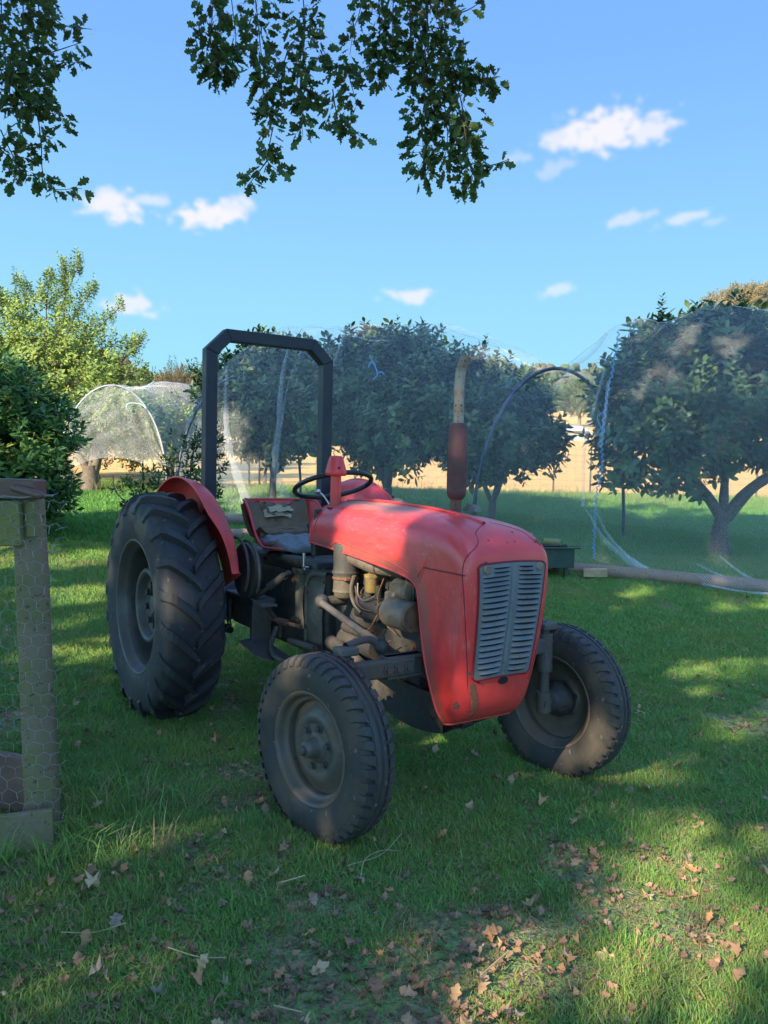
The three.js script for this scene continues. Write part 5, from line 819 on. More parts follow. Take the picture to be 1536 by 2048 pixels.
// sunbeams: lit places, with gaps shaped in the unseen oak crown to let sun through [s, t, height, radius]
const BEAMS = [
  // lawn
  [3.04, -1.02, 0, .14], [3.16, -.86, 0, .16], [3.34, -.70, 0, .13], [3.5, .76, 0, .10], [3.44, .9, 0, .09], [3.6, 1.26, 0, .13], [3.5, 1.38, 0, .10], [2.88, .84, 0, .09], [3.08, .95, 0, .07], [3.06, 1.16, 0, .09], [2.92, 1.40, 0, .10], [2.62, 1.12, 0, .10],
  [2.24, .74, 0, .2], [2.40, .66, 0, .11], [2.38, .92, 0, .16], [2.24, 1.0, 0, .19], [2.14, .2, 0, .18], [2.27, .32, 0, .10], [2.06, .30, 0, .12], [2.46, 1.24, 0, .12], [2.74, -.53, 0, .06], [2.6, -.2, 0, .06], [2.58, -1.12, 0, .06], [2.9, -1.05, 0, .07],
  [9.35, -3.5, 0, .35], [9.1, -3.9, 0, .3], [7.6, -3.05, 0, .22], [7.68, -2.7, 0, .16], [5.75, -2.12, 0, .17], [5.62, -2.4, 0, .17], [6.3, -2.05, 0, .15], [6.6, -2.7, 0, .12], [5.0, -1.85, 0, .10], [4.5, .27, 0, .10], [4.34, .67, 0, .08], [5.8, 2.72, 0, .16], [5.5, 2.4, 0, .09], [7.5, 2.37, 0, .13], [8.74, 3.74, 0, .15], [11.2, -4.5, 0, .5], [11.4, -3.4, 0, .4], 
  // tyres, bonnet, gearbox, nose, fence post, shrub top
];
{ const r = rng(303); for (let k = 0; k < 46; k++) { const s = 2.05 + 7 * Math.pow(r(), 1.5), t = (r() - .5) * 1.05 * s; if (Math.abs(gx(s, t) - 1) < 1.6 && Math.abs(gz(s, t)) < 1.1) continue; BEAMS.push([s, t, 0, (.055 + .08 * r()) * (1 + s * .06)]); } }
const BEAMS_XYZ = [[1.18, 1.12, .21, .04], [1.44, 1.14, .21, .05], [1.66, 1.10, .22, .045], [1.62, 1.19, .16, .05], [1.9, 1.1, .22, .04], [1.06, 1.09, .21, .06], [1.30, 1.07, .22, .085], [1.56, 1.05, .22, .085], [1.36, 1.20, .17, .06], [1.76, 1.14, .21, .075], [1.86, 1.19, .17, .09], [1.70, 1.21, .12, .06], [2.13, .47, .02, .17], [2.12, .50, .16, .14], [2.14, .52, -.12, .12], [2.1, 1.235, .0, .06], [1.76, .71, .69, .11], [1.62, .38, .72, .075], [1.72, .22, .73, .06], [1.92, .10, .74, .06], [.65, .74, .18, .085], [.66, .62, .18, .085], [.88, .70, .22, .10], [.87, .58, .2, .07], [1.70, .86, .27, .06], [1.2, .86, .24, .06], [1.65, .94, .19, .07], [1.34, 1.0, .21, .055], [2.04, .14, -.57, .17], [1.94, .07, -.57, .12], [2.05, .5, -.57, .07], [.25, .62, .86, .05], [.55, .35, .72, .05], [.42, 1.0, .80, .05], [.58, .66, .74, .07], [1.4, .66, .36, .04]];
for (const [s, t, h, q] of [[2.95, -1.33, .12, .075], [2.95, -1.34, .24, .06], [2.96, -1.36, .38, .05], [10.3, -4.8, 2.9, .8], [10.2, -4.2, 2.4, .4], [10.3, -5.4, 2.6, .7], [9.7, -4.3, 1.3, .2], [9.8, -4.0, 1.1, .2], [13, .1, 2.7, .25], [12.2, 1.2, 3.1, .28], [11.6, 1.7, 2.3, .25], [10.0, 4.0, 2.2, .22], [9.9, 3.5, 1.7, .22], [9.9, 4.6, 1.9, .2], [8.95, 2.35, .33, .12], [11.4, -2.0, .5, .3], [10.4, -2.0, .4, .25], [12.2, 2.6, 2.2, .3], [11.9, 2.5, 1.9, .25]]) BEAMS_XYZ.push([gx(s, t), groundY(s, t) + h, gz(s, t), q]);
BEAMS_XYZ.forEach((b) => { const onTractor = b[0] > -.3 && b[0] < 2.4 && Math.abs(b[2]) < .95; b[4] = onTractor ? .105 : .12; if (onTractor) b[3] *= 1.2; });
for (const [s, t, h, q] of BEAMS) BEAMS_XYZ.push([gx(s, t), groundY(s, t) + h + .03, gz(s, t), q, .11]);
// and shaded places: twigs added to the unseen crown to block the sun there [x, y, z, radius, twigs]
const SHADES = [[.95, 1.15, .2, .12, 15], [1.2, 1.2, .16, .2, 15], [2.05, .85, .22, .28, 90], [2.0, 1.08, .2, .16, 50], [1.95, .6, .2, .2, 60], [2.2, .8, 0, .2, 60], [.9, 1.2, .15, .12, 30], [-.1, 1.6, .37, .3, 50], [1.83, .35, -.6, .2, 30], [1.5, 1.2, .15, .12, 25], [1.65, .45, .7, .2, 40]];
for (const [s, t, y, q, n] of [[9.7, 4.2, 2.4, .9, 200], [10.2, 5.0, 2.0, .8, 150], [11.8, 1.6, 2.0, .9, 200], [12.6, .4, 2.3, .9, 200], [13.8, -1.6, 2.2, .8, 130], [6.4, 3.2, .05, .6, 90], [7.6, 4.4, .1, .8, 110], [5.2, 3.2, 0, .5, 70], [4.4, 1.9, 0, .4, 60], [3.9, 1.9, 0, .3, 40], [2.9, .3, 0, .3, 50], [3.3, .1, 0, .35, 60], [2.5, .1, 0, .3, 50], [2.4, -.7, 0, .35, 60], [2.8, -.3, 0, .3, 40], [3.9, -.9, 0, .3, 50], [4.7, -1.0, 0, .4, 60], [5.0, 1.9, 0, .5, 60], [6.2, 2.4, 0, .5, 60], [3.2, 1.0, 0, .12, 20], [2.7, .75, 0, .16, 25], [2.6, -.6, 0, .3, 50], [3.6, -.4, 0, .3, 50], [2.3, -.3, 0, .3, 50], [3.1, .5, 0, .25, 40], [4.0, -1.4, 0, .35, 50], [8.7, .3, 1.2, .5, 60], [8.9, 2.6, .5, .5, 60]]) SHADES.push([gx(s, t), groundY(s, t) + y, gz(s, t), q, n]);
const inFrame = (() => { const rt = V().crossVectors(FWD, CUP).normalize(), up = V().crossVectors(rt, FWD), ty = Math.tan(R(65.55 / 2)) * 1.06; return (p, pad) => { const d = p.clone().sub(EYE), z = d.dot(FWD); if (z < -pad) return false; return Math.abs(d.dot(rt)) < z * ty * .75 + pad && d.dot(up) < z * ty + pad && d.dot(up) > -z * ty - pad; }; })();
{
  const r = rng(91), S = [-2.6, -6.0], o = thing('oak_tree', 'overhanging oak with lobed leaves hanging into the top of the view', 'oak tree', [0, 0, 0]);
  const at = (s, t, y) => [gx(s, t), y, gz(s, t)];
  obj('trunk', limbs([[[at(...S, -.1), at(S[0] + .1, S[1], 1.4), at(S[0] - .05, S[1] + .1, 3.2), at(S[0], S[1], 5)], .42, .30]], r), bark, o);
  obj('limb', limbs([[[at(...S, 3.2), at(-.5, -4.2, 5.4), at(2.2, -2.2, 6.6), at(5.2, .2, 7.0), at(7.2, 1.6, 6.9)], .20, .03], [[at(...S, 3.6), at(.5, -5.6, 5.6), at(3.6, -4.4, 6.6), at(6.4, -3.4, 6.5)], .18, .03], [[at(...S, 4.4), at(-5.2, -6.6, 6.6), at(-7.6, -4.6, 8.2)], .15, .03], [[at(...S, 4.6), at(-3, -8.4, 6.6), at(-4, -11, 7.6)], .17, .04], [[at(...S, 4.9), at(-2.0, -6.6, 7), at(-2.4, -7, 9.6)], .2, .05], [[at(1.9, -2.5, 6.55), at(4.2, -2.2, 6.6), at(6.6, -.9, 6.5), at(7.0, -.5, 6.1)], .05, .015], [[at(5.2, .2, 7.0), at(6.4, .4, 6.6), at(7.0, .6, 6.0)], .03, .012]], r), bark, o);
  // far leaves: the crown that shades the lawn
  const ot = [51, 52, 53, 54].map((k) => { const lf = [leafGeo(.115, .07, .2, .2), leafGeo(.10, .062, .25, .3)]; return twig({ n: 13, len: .34, leaf: (i) => lf[i % 2], seed: k, up: .3, spread: 1.1 }); });
  const crown = [], lumpy = [[-2, -6.4, 7.0, 6.6, 3.4, 5.6], [2.4, -5.4, 7.3, 4.6, 2.6, 4.4], [-5.5, -8.4, 7.2, 4.6, 3.4, 4.6], [-4.5, -3.4, 6.2, 4.6, 3.0, 4.0], [-.6, -8.8, 8.6, 5.6, 2.8, 4.6], [3.4, -8.4, 8.4, 4.2, 2.4, 4.0], [-3, -5.4, 4.9, 4.8, 1.8, 4.2], [-6.5, -5.6, 5.4, 4.0, 2.2, 3.6]];
  const L = lumpy.map(([s, t, y, rs, ry, rt]) => [s, t, y, rs, ry, rt]), vol = L.map((q) => q[3] * q[4] * q[5]), tot = vol.reduce((a, b) => a + b);
  for (let i = 0; i < 36000; i++) {
    let k = r() * tot, j = 0; while (j < L.length - 1 && (k -= vol[j]) > 0) j++;
    const q = L[j], a = r() * 6.283, u = r() * 2 - 1, w = Math.sqrt(1 - u * u), rad = Math.pow(lerp(.1, 1, r()), 1 / 3), p = V(...at(q[0] + w * Math.cos(a) * q[3] * rad, q[1] + w * Math.sin(a) * q[5] * rad, q[2] + u * q[4] * rad));
    if (inFrame(p, .55)) continue;
    if (fbm3(p.x * .85, p.y * .85, p.z * .85, 2) < -.16 || n3(p.x * 2.3, p.y * 2.3, p.z * 2.3) < -.5) continue;
    let lit = false; for (const b of BEAMS_XYZ) { const dx = p.x - b[0], dy = p.y - b[1], dz = p.z - b[2], k2 = dx * SUN.x + dy * SUN.y + dz * SUN.z, ex = dx - SUN.x * k2, ey = dy - SUN.y * k2, ez = dz - SUN.z * k2, m = b[3] + b[4]; if (ex * ex + ey * ey + ez * ez < m * m) { lit = true; break; } }
    if (lit) continue;
    crown.push([p, V(r() - .5, r() - .35, r() - .5).normalize(), lerp(.85, 1.3, r())]);
  }
  const clearOf = (p) => BEAMS_XYZ.every((b) => { const dx = p.x - b[0], dy = p.y - b[1], dz = p.z - b[2], k2 = dx * SUN.x + dy * SUN.y + dz * SUN.z, ex = dx - SUN.x * k2, ey = dy - SUN.y * k2, ez = dz - SUN.z * k2, m = b[3] + b[4] - .02; return ex * ex + ey * ey + ez * ez >= m * m; });
  for (const [x, y, z, q, n] of SHADES) for (let i = 0; i < n; i++) { const h = lerp(4.2, 9.4, r()), k = (h - y) / SUN.y, p = V(x, y, z).addScaledVector(SUN, k).add(V(r() + r() - 1, r() + r() - 1, r() + r() - 1).multiplyScalar(q)); if (inFrame(p, .5) || !clearOf(p)) continue; crown.push([p, V(r() - .5, r() - .35, r() - .5).normalize(), lerp(.85, 1.3, r())]); }  // extra twigs added along the sun path to cast shade
  crownOf('crown', ot, crown, broadMat, ranged([.06, .11, .035], [.09, .15, .05]), o, r);
  // hanging sprays with their own leaves
  const leaves = [1, 2, 3, 4].map((k) => oakLeaf(.105, k + 80, 3 + (k % 2))), lm = [[.075, .125, .040], [.095, .15, .048], [.062, .105, .036], [.22, .27, .06], [.12, .18, .055]].map((c) => leafMat({ roughness: .55, transmission: .34, rgb: c }));
  const stems = [], spots = [];
  for (const [pts, spread, dens] of SPRAYS) {
    const P = pts.map(([s, t, y]) => V(...at(s, t, y))), c = new THREE.CatmullRomCurve3(P), len = c.getLength(); stems.push(...limbs([[P.map((p) => p.toArray()), .006, .0022]], r));
    const n = Math.round(len / .105 * dens * (pts[0][1] > .15 ? 2.2 : 1.65));
    for (let i = 0; i < n; i++) { const f = Math.pow(r(), .9), p = c.getPoint(f), e = V((r() + r() - 1), (r() + r() - 1) * .7, (r() + r() - 1)).multiplyScalar(spread * (1.25 - .35 * f)); const q = p.clone().add(e); spots.push([q, e.clone().normalize().add(V(0, -.55 + .5 * (r() - .5), 0)).add(V((r() - .5) * .9, (r() - .5) * .5, (r() - .5) * .9)).normalize()]); if (e.length() > .07 && r() < .30) { const m = p.clone().lerp(q, .5); m.y += .02; stems.push(flat(tube([p.toArray(), m.toArray(), q.toArray()], .0016, 5, 4))); } }
  }
  obj('twig', stems, bark, o);
  const seen = spots.filter(([p]) => inFrame(p, 0)), singles = new Set(seen.sort((a, b) => a[0].distanceTo(EYE) - b[0].distanceTo(EYE)).slice(0, 300)), rest = leaves.map(() => []);
  const orient = (d) => { QA.setFromUnitVectors(UPV, d); QB.setFromAxisAngle(UPV, r() * 6.283); return QA.multiply(QB); };
  for (const q of spots) { const k = Math.floor(r() * 4), s = lerp(.7, 1.15, r()); if (singles.has(q)) { const m = shade(new THREE.Mesh(leaves[k], lm[r() < .05 ? 3 : Math.floor(r() * 3) === 1 ? 4 : Math.floor(r() * 3)])); m.name = 'leaf'; m.position.copy(q[0]); m.quaternion.copy(orient(q[1])); m.scale.setScalar(s); o.add(m); } else rest[k].push([q[0], q[1], s]); }
  rest.forEach((l, k) => { const m = shade(new THREE.InstancedMesh(leaves[k], leafMat({ roughness: .55, transmission: .34 }), l.length)); l.forEach(([p, d, s], i) => { MM.compose(p, orient(d), V(s, s, s)); m.setMatrixAt(i, MM); const y = r() < .04; m.setColorAt(i, y ? CC.setRGB(.17, .22, .045) : CC.setRGB(lerp(.06, .105, r()), lerp(.105, .16, r()), lerp(.034, .05, r()))); }); m.name = 'leaves'; m.userData.kind = 'stuff'; o.add(m); });
}
// ------------------------------------------------------------------ fence post with its boards and chicken wire, at the left
const mossy = worn({ base: [.215, .16, .105], base2: [.165, .13, .085], dirt: [.165, .165, .055], speck: [.09, .07, .055], amount: .5, specks: .08, repeat: 3, rough: [.85, .98], bump: .003 });
const moss2 = worn({ base: [.14, .14, .06], base2: [.17, .165, .085], dirt: [.21, .20, .06], speck: [.11, .075, .085], amount: .55, specks: .06, repeat: 4, rough: [.85, .98], bump: .003 });
const redwood = worn({ base: [.135, .072, .058], base2: [.11, .062, .054], dirt: [.17, .10, .07], amount: .4, repeat: 3, rough: [.5, .75], bump: .0008 });
{
  const A = (s, t, y) => [gx(s, t), y, gz(s, t)];
  const f = thing('garden_fence', 'weathered mossy timber fence post wrapped in chicken wire at the left edge', 'fence', A(3.0, -1.29, 0), Math.atan2(-SF.x, -SF.y)); f.rotation.z = .045; // local: x right, z towards the eye
  const loc = (s, t, y) => { const p = A(s, t, y); return V(p[0] - f.position.x, p[1], p[2] - f.position.z).applyAxisAngle(UPV, -f.rotation.y).toArray(); };
  const post = lathe([[0, -.15], [.062, -.15], [.063, .2], [.060, .6], [.061, 1.0], [.058, 1.30], [.052, 1.312], [0, 1.312]], 24); { const p = post.attributes.position; for (let i = 0; i < p.count; i++) { const k = 1 + .05 * n3(p.getX(i) * 14, p.getY(i) * 2.5, p.getZ(i) * 14); p.setX(i, p.getX(i) * k); p.setZ(i, p.getZ(i) * k); } post.computeVertexNormals(); }
  obj('post', post.translate(.004, 0, 0), mossy, f);
  obj('rail', box(-.75, .012, 1.135, 1.302, .062, .098, .006), moss2, f);
  obj('rail', box(.022, .052, 1.165, 1.295, .010, .072, .004), moss2, f);
  obj('kick_board', put(box(-.80, .0, -.10, .155, .0, .030, .005), [.088, .0, .10], [0, .30, 0]), mossy, f);
  obj('rear_board', put(box(-.9, .0, .0, .26, -.02, .02, .005), [-.03, .0, -.10], [0, -.42, 0]), redwood, f);
  // hexagonal wire: flat on the front, bent back round the side
  const W = .054, H = .047, segs = [], r = rng(17);
  const bend = (u, v) => { const q = .112, x = u < q ? u : q + .02 * Math.sin(clamp((u - q) / .03) * 1.57), z = u < q ? .112 + .012 * n2(u * 9, v * 4) : .112 - (u - q) * 1.1; return [x + .006 * n2(u * 5, v * 7) + .0, v + .006 * n2(v * 6, u * 6), z]; };
  for (let row = 0; row < 30; row++) for (let col = 0; col < 12; col++) {
    const cx = -.50 + col * W + (row % 2) * W / 2, cy = -.02 + row * H * .95; if (cx > .17) continue; const v0 = [cx, cy - H * .17], v1 = [cx, cy + H * .36], v2 = [cx + W / 2, cy + H * .62], v3 = [cx - W / 2, cy + H * .62]; const J = () => (r() - .5) * .007;
    const pts = [v0, v1, v2, v3].map(([a, b]) => bend(a + .9 * J(), b + .9 * J())); const w = .00075;
    segs.push(rod(pts[0], pts[1], w * 1.5, w * 1.5, 5, true), rod(pts[1], pts[2], w, w, 5, true), rod(pts[1], pts[3], w, w, 5, true));
  }
  for (let k = 0; k < 9; k++) { const y = 1.10 + r() * .22, x = .09 + r() * .05; segs.push(tube([[x, y, .08], [x + .03 * r(), y + .03 * (r() - .5), .05], [x + .045 * r(), y + .05 * (r() - .3), .04 * r()]], .001, 8, 4)); }
  for (let k = 0; k < 3; k++) segs.push(tube(Array.from({ length: 9 }, (_, i) => bend(-.3 + i * .055, 1.318 + .006 * n2(i, k * 5))), .0014, 30, 5));
  obj('chicken_wire', segs, mat({ rgb: [.30, .31, .32], metalness: .6, roughness: .5 }), f);
  const b = thing('timber_block', 'reddish brown timber block with a round wooden peg lying on the fence rail', 'timber', A(3.0, -1.29, 1.303), Math.atan2(-SF.x, -SF.y));
  obj('block', box(-.62, .004, .002, .075, -.03, .085, .008), redwood, b);
  obj('peg', [rod([-.075, .045, .08], [.052, .022, .14], .0145, .0145, 18), put(new THREE.SphereGeometry(.0145, 14, 8), [.052, .022, .14], [0, 0, 0], [1, 1, 1])], redwood, b);
}
// ------------------------------------------------------------------ logs that hold the net down
const logMat = worn({ base: [.24, .15, .095], base2: [.19, .125, .085], dirt: [.28, .19, .125], speck: [.10, .065, .045], amount: .5, specks: .08, repeat: 3, rough: [.75, .92], bump: .002 });
function logOf(name, label, a, b, r0, m, off = 0) {
  const A = G3(...a, r0 * .8 + off), B = G3(...b, r0 * .8 + off), L = Math.hypot(B[0] - A[0], B[1] - A[1], B[2] - A[2]), g = new THREE.CylinderGeometry(r0, r0 * 1.04, L, 22, 10); const p = g.attributes.position; for (let i = 0; i < p.count; i++) { const k = 1 + .05 * n3(p.getX(i) * 6, p.getY(i) * 1.5, p.getZ(i) * 6 + L); p.setX(i, p.getX(i) * k); p.setZ(i, p.getZ(i) * k); } g.computeVertexNormals();
  const o = obj(name, g, m); o.position.set((A[0] + B[0]) / 2, (A[1] + B[1]) / 2, (A[2] + B[2]) / 2); o.quaternion.setFromUnitVectors(UPV, V(B[0] - A[0], B[1] - A[1], B[2] - A[2]).normalize()); return tag(o, label, 'log', 'logs weighing down the net');
}
logOf('log', 'long brown round post on the grass along the right net hem', [9.06, 2.46], [8.2, 4.9], .082, logMat);
logOf('log', 'brown round post half hidden behind the tractor nose, left of the pale block', [9.42, 1.2], [9.14, 2.5], .075, logMat);
logOf('log', 'grey weathered round post on the grass seen left of the tractor seat', [11.9, -2.9], [12.3, -1.2], .10, weathered);
logOf('log', 'brown round post low behind the seat, nearer than the grey one', [10.5, -2.7], [11.1, -1.0], .085, logMat);
tag(obj('timber_offcut', put(box(-.13, .13, -.045, .045, -.06, .06, .006), G3(8.92, 2.40, .075), [0, .75, .05])), 'small pale sawn timber block against the log by the blue twine', 'timber'); scene.children[scene.children.length - 1].material = worn({ base: [.46, .31, .17], dirt: [.36, .23, .13], amount: .4, repeat: 5, rough: [.8, .95] });
// ------------------------------------------------------------------ green steel trough of sticks behind the nose
{
  const P = G3(8.95, 1.62), o = thing('steel_trough', 'dark green steel trough full of sticks, behind the tractor nose', 'trough', P, Math.atan2(-SF.x, -SF.y) + .18), gm = worn({ base: [.030, .060, .042], base2: [.024, .048, .036], dirt: [.06, .07, .05], amount: .35, repeat: 3, rough: [.5, .75], bump: .0006 });
  obj('side_panel', box(-.62, .50, .12, .34, .17, .185, .004), gm, o); obj('side_panel', box(-.62, .50, .12, .34, -.185, -.17, .004), gm, o); obj('end_panel', box(.488, .50, .12, .34, -.17, .17, .003), gm, o); obj('end_panel', box(-.62, -.608, .12, .34, -.17, .17, .003), gm, o); obj('base_panel', box(-.608, .488, .12, .132, -.17, .17, .003), gm, o);
  obj('rim', [box(-.62, .56, .335, .352, .165, .215, .004), box(-.62, .56, .335, .352, -.215, -.165, .004)], gm, o);
  for (const [x, z] of [[-.55, .14], [.42, .14], [-.55, -.14], [.42, -.14]]) obj('leg', box(x - .02, x + .02, -.03, .12, z - .02, z + .02, .003), gm, o);
  const r = rng(23), sticks = []; const at = (x, y, z) => V(x, y, z).applyAxisAngle(UPV, o.rotation.y).add(V(...P)).toArray();
  for (let i = 0; i < 60; i++) { const x = lerp(-.5, .40, r()), z = lerp(-.14, .14, r()), a = (r() - .5) * 1.2, l = .10 + .16 * r(), y = .25 + .12 * r(); sticks.push(rod(at(x - Math.cos(a) * l, y, clamp(z - Math.sin(a) * l, -.16, .16)), at(x + Math.cos(a) * l, y + .03 * (r() - .5), clamp(z + Math.sin(a) * l, -.16, .16)), .005 + .008 * r(), .005, 6)); }
  tag(obj('kindling_sticks', sticks, bark), 'brown kindling sticks heaped in the green trough', 'kindling', null, 'stuff');
  const blk = thing('log_piece', 'short mossy green log piece lying on the sticks in the trough', 'log', at(.32, .385, -.02), .5); obj('bark_side', rod([-.10, 0, 0], [.10, 0, 0], .045, .045, 18), moss2, blk);
  const blk2 = thing('log_piece', 'pale split log piece on the trough, close to the tractor nose', 'log', at(.02, .43, -.06), -.4); obj('split_face', put(new THREE.CylinderGeometry(.075, .075, .2, 3), [0, 0, 0], [0, 0, 1.57]), worn({ base: [.42, .28, .16], dirt: [.3, .2, .12], amount: .4, repeat: 5 }), blk2);
}
// ------------------------------------------------------------------ what lies on the seat
{
  const vinyl = worn({ base: [.185, .20, .225], base2: [.15, .165, .19], dirt: [.20, .16, .11], speck: [.09, .075, .06], amount: .3, specks: .04, repeat: 5, rough: [.35, .6], bump: .002 }), sack = worn({ base: [.155, .095, .060], base2: [.115, .073, .050], dirt: [.20, .135, .08], amount: .45, repeat: 6, rough: [.9, 1], bump: .004 });
  const pad = thing('seat_cushion', 'torn blue grey vinyl cushion lying on the red tractor seat', 'cushion', [.285, .955, 0]);
  obj('cover', grid(44, 24, (u, v) => { const a = u * Math.PI * 2, b = (v - .5) * Math.PI, e = .55, cb = Math.pow(Math.cos(b), e), sx = Math.sign(Math.cos(a)) * Math.pow(Math.abs(Math.cos(a)), e) * cb, sz = Math.sign(Math.sin(a)) * Math.pow(Math.abs(Math.sin(a)), e) * cb, y = Math.sign(Math.sin(b)) * Math.pow(Math.abs(Math.sin(b)), .7); const w = 1 + .06 * n3(sx * 3, sz * 3, 1); return [.235 * sx * w + .015, .038 + .040 * y * (1 + .3 * n2(sx * 3, sz * 3)) + .010 * n2(sx * 5 + 3, sz * 4) - .020 * sst(.5, 1, sx), .205 * sz * w]; }), vinyl, pad);
  obj('torn_edge', grid(10, 4, (u, v) => [.14 + .03 * n2(u * 5, 2) + .04 * v, .062 + .012 * n2(u * 6, v * 3) - .03 * v, lerp(.05, .19, u)]), sack, pad);
  const cl = thing('sack', 'brown folded sacking draped over the back of the tractor seat', 'sack', [.06, 1.0, 0]);
  obj('drape', grid(30, 24, (u, v) => { const z = lerp(-.20, .215, u), k = v; let x, y; if (k < .25) { const q = k / .25; x = lerp(-.085, -.062, q); y = lerp(.10, .225, q); } else if (k < .75) { const q = (k - .25) / .5; x = lerp(-.062, .075, Math.pow(q, 1.6)); y = lerp(.225, -.005, q) ; } else { const q = (k - .75) / .25; x = lerp(.075, .18, q); y = lerp(-.005, .045, q) ; } const curl = Math.pow(Math.abs(u * 2 - 1), 4) * .05; return [x + curl * .6 + .012 * n2(u * 4, v * 5), y + .014 * n2(u * 5 + 3, v * 4) + curl * .7 - .02 * Math.sin(u * 3.1), z]; }), sack, cl);
  obj('roll', [tube([[.16, .03, .20], [.17, .048, .1], [.165, .04, 0], [.175, .05, -.1], [.16, .04, -.2]], .020, 40, 10), tube([[.125, .045, .205], [.11, .05, .12], [.12, .062, .02], [.115, .05, -.1], [.13, .05, -.19]], .015, 40, 10), tube([[-.06, .20, .21], [-.01, .10, .205], [.06, .03, .20], [.15, .03, .19]], .016, 30, 10)], sack, cl);
  const pp = obj('folded_paper', [put(grid(12, 8, (u, v) => [(u - .5) * .055 + .01 * n2(u * 3, v * 2), .012 * n2(u * 4, v * 3) + .012 * Math.sin(v * 3.1), (v - .5) * .19]), [.0, 1.155, -.02], [0, 0, -.75], [1.7, 1.2, 1]), put(grid(12, 8, (u, v) => [(u - .5) * .05, .01 * n2(u * 4 + 2, v * 3) + .01, (v - .5) * .17]), [.008, 1.172, -.03], [0, .06, -.6], [1.5, 1, 1])], mat({ rgb: [.40, .33, .22], roughness: .85 })); tag(pp, 'cream folded cloth or paper tucked on the brown sack', 'cloth');
}
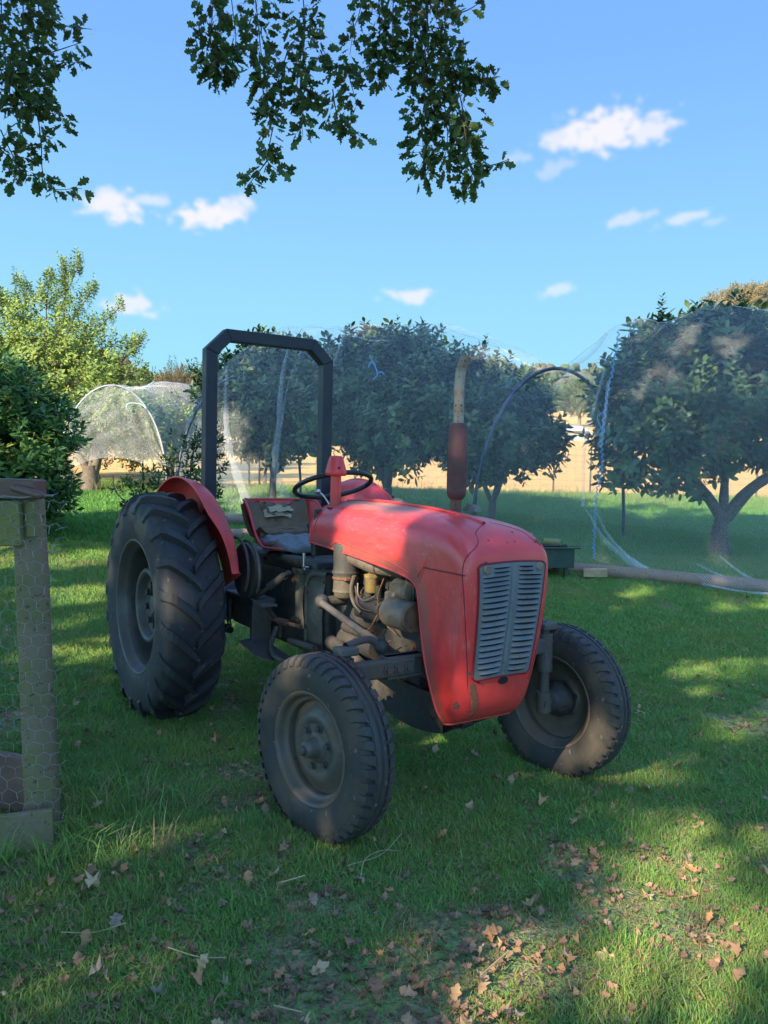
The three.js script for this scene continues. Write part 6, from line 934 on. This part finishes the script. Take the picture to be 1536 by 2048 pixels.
// ------------------------------------------------------------------ fallen oak leaves, straws, litter
{
  const r = rng(131), kinds = [1, 2, 3, 4, 5].map((k) => { const g = oakLeaf(.050, 140 + k, 3 + (k % 3)); const p = g.attributes.position; const c = 1.2 + k * .35; for (let i = 0; i < p.count; i++) { const x = p.getX(i), y = p.getY(i); p.setZ(i, p.getZ(i) * .5 + c * x * x * 16 * (k % 2 ? 1 : -.7) + .010 * Math.sin(y * (52 + 12 * k) + k) + .006 * n2(x * 60, y * 60 + k)); } g.computeVertexNormals(); return g; });
  const tones = [[.36, .22, .12], [.27, .155, .085], [.20, .115, .07], [.42, .29, .17], [.28, .20, .14], [.40, .20, .09]].map((c) => mat({ rgb: c, roughness: .8 }));
  const put1 = (m, s, t, k) => { m.position.set(gx(s, t), groundY(s, t) + .012 + .022 * r(), gz(s, t)); m.rotation.set(-Math.PI / 2 + (r() - .5) * 1.3, (r() - .5) * 1.2, r() * 6.283); m.scale.setScalar(k); };
  // leaves that can be told apart
  const own = [
    [3.13, .80, 1.5, 3, 'large pale tan oak leaf, the broad one right of the front wheels'], [3.03, .86, 1.2, 4, 'purplish brown oak leaf beside the large pale tan one'], [2.55, -.09, .95, 9, 'pale green fallen oak leaf on the grass below the near front wheel'], [3.58, 1.22, 1.3, 0, 'flat tan oak leaf in the sun patch beyond the far front wheel'], [2.83, 1.43, 1.2, 0, 'orange tan oak leaf near the right edge of the lawn'], [2.60, .93, 1.45, 3, 'long curled tan oak leaf in the sunny grass at lower right'], [2.62, 1.06, 1.4, 0, 'yellow tan oak leaf tip up beside the long curled one'], [2.87, 1.15, 1.1, 5, 'orange oak leaf standing on edge at middle right of the lawn'],
    [2.70, -.99, 1.3, 0, 'tan oak leaf left of centre, alone in the thin grass'], [2.60, -.93, 1.5, 3, 'broad tan oak leaf with a long curl near the lower left'], [2.98, -1.04, 1.25, 5, 'bright orange brown oak leaf standing up in the sun by the fence foot'], [3.28, -.52, 1.0, 5, 'small orange oak leaf in the left strip of sun'], [2.18, -.18, 1.2, 3, 'cream brown oak leaf at the bottom edge of the view'], [3.02, -.02, 1.1, 0, 'orange brown oak leaf touching the near front tyre'], [2.12, -.72, 1.5, 4, 'grey green dried oak leaf in the lower left corner'], [3.62, .62, 1.2, 3, 'light brown oak leaf in front of the far front tyre'],
  ];
  const green = mat({ rgb: [.16, .22, .10], roughness: .7 });
  own.forEach(([s, t, k, c, label], i) => { const m = shade(new THREE.Mesh(kinds[i % 5], c === 9 ? green : tones[c])); m.name = numbered('fallen_leaf'); put1(m, s, t, k); scene.add(m); tag(m, label, 'leaf', 'dry oak leaves lying on the lawn'); });
  // the rest of the countable ones
  const where = () => { for (;;) { const s = 1.75 + 3.9 * Math.pow(r(), 1.05), t = (r() - .5) * (1.02 * s); if (r() < .38 + .55 * thinAt(s, t) + .35 * sst(-.05, -.6, t) * sst(3.3, 2.6, s) + .35 * sst(-.2, -.9, t) * sst(3.4, 2.4, s)) return [s, t]; } };
  const toneName = ['tan', 'mid brown', 'dark brown', 'pale tan', 'grey brown', 'orange brown'];
  for (let i = 0; i < 278; i++) {
    const [s, t] = where(), m = shade(new THREE.Mesh(kinds[Math.floor(r() * 5)], tones[i % 6])), k = lerp(.65, 1.35, r()); m.name = numbered('fallen_leaf'); put1(m, s, t, k); scene.add(m);
    const f = t / s, size = k < 1 ? 'small' : 'larger', side = f < -.3 ? 'below the fence post' : f < -.1 ? 'left of the near wheel' : f < .1 ? 'below the near wheel' : f < .28 ? 'below the tractor nose' : 'at far right', row = s < 2.1 ? 'at the very bottom' : s < 2.4 ? 'near the bottom' : s < 2.8 ? 'in thin turf' : s < 3.3 ? 'halfway to the wheels' : s < 3.9 ? 'level with the wheels' : 'in deep shade';
    tag(m, `${size} ${toneName[i % 6]} oak leaf ${row}, ${side}`, 'leaf', 'dry oak leaves lying on the lawn');
  }
  const g = kinds[1], n = 6600, im = shade(new THREE.InstancedMesh(g, mat({ rgb: [1, 1, 1], roughness: .85 }), n)); const o = new THREE.Object3D(); for (let i = 0; i < n; i++) { let s, t; if (r() < .75) [s, t] = where(); else { s = 4.5 + 6.5 * r(); t = (r() - .5) * 1.15 * s; } put1(o, s, t, lerp(.2, .9, r())); o.position.y -= .012; o.updateMatrix(); im.setMatrixAt(i, o.matrix); const k = r(); im.setColorAt(i, CC.setRGB(lerp(.14, .34, k), lerp(.085, .20, k), lerp(.055, .12, k))); } im.name = 'leaf_litter'; scene.add(im); tag(im, 'small crumbled leaf litter scattered through the lawn', 'leaf litter', null, 'stuff');
  const leafPost = shade(new THREE.Mesh(kinds[2], tones[4])); leafPost.name = numbered('fallen_leaf'); leafPost.position.set(gx(2.88, -1.30), .52, gz(2.88, -1.30)); leafPost.rotation.set(.2, Math.atan2(-SF.x, -SF.y), 1.3); leafPost.scale.setScalar(.9); scene.add(leafPost); tag(leafPost, 'brown oak leaf caught in the chicken wire on the fence post', 'leaf', 'dry oak leaves lying on the lawn');
  const straw = mat({ rgb: [.36, .29, .16], roughness: .8 }), st = (label, pts, rad) => tag(obj('straw', tube(pts.map(([s, t, h = .035]) => G3(s, t, h)), rad, 18, 6), straw), label, 'straw', 'straws on the lawn');
  st('bent pale straw sticking up right of the near front wheel', [[2.9, .09, .02], [2.82, .02, .06], [2.72, -.04, .07], [2.68, -.05, .03]], .0015); st('long pale straw leaning up beside the near front wheel', [[2.98, .10, .05], [2.85, .02, .03], [2.76, -.10, .03]], .0015); st('short thick pale straw lying flat under the near front wheel', [[2.63, -.32], [2.66, -.24, .045]], .003); st('long straight straw lying flat at the lower left', [[2.24, -.60, .045], [2.22, -.50, .03], [2.20, -.42, .045]], .0022); st('grey twig lying across the thin grass at far lower left', [[2.31, -.94, .04], [2.34, -.85, .025], [2.36, -.76, .045]], .002); st('white straw in the bottom right grass', [[2.26, .40, .05], [2.14, .30, .05]], .002); st('thin straw lying at the bottom middle', [[2.02, -.26, .03], [1.99, -.18, .035]], .002);
}
renderer.render(scene, camera);
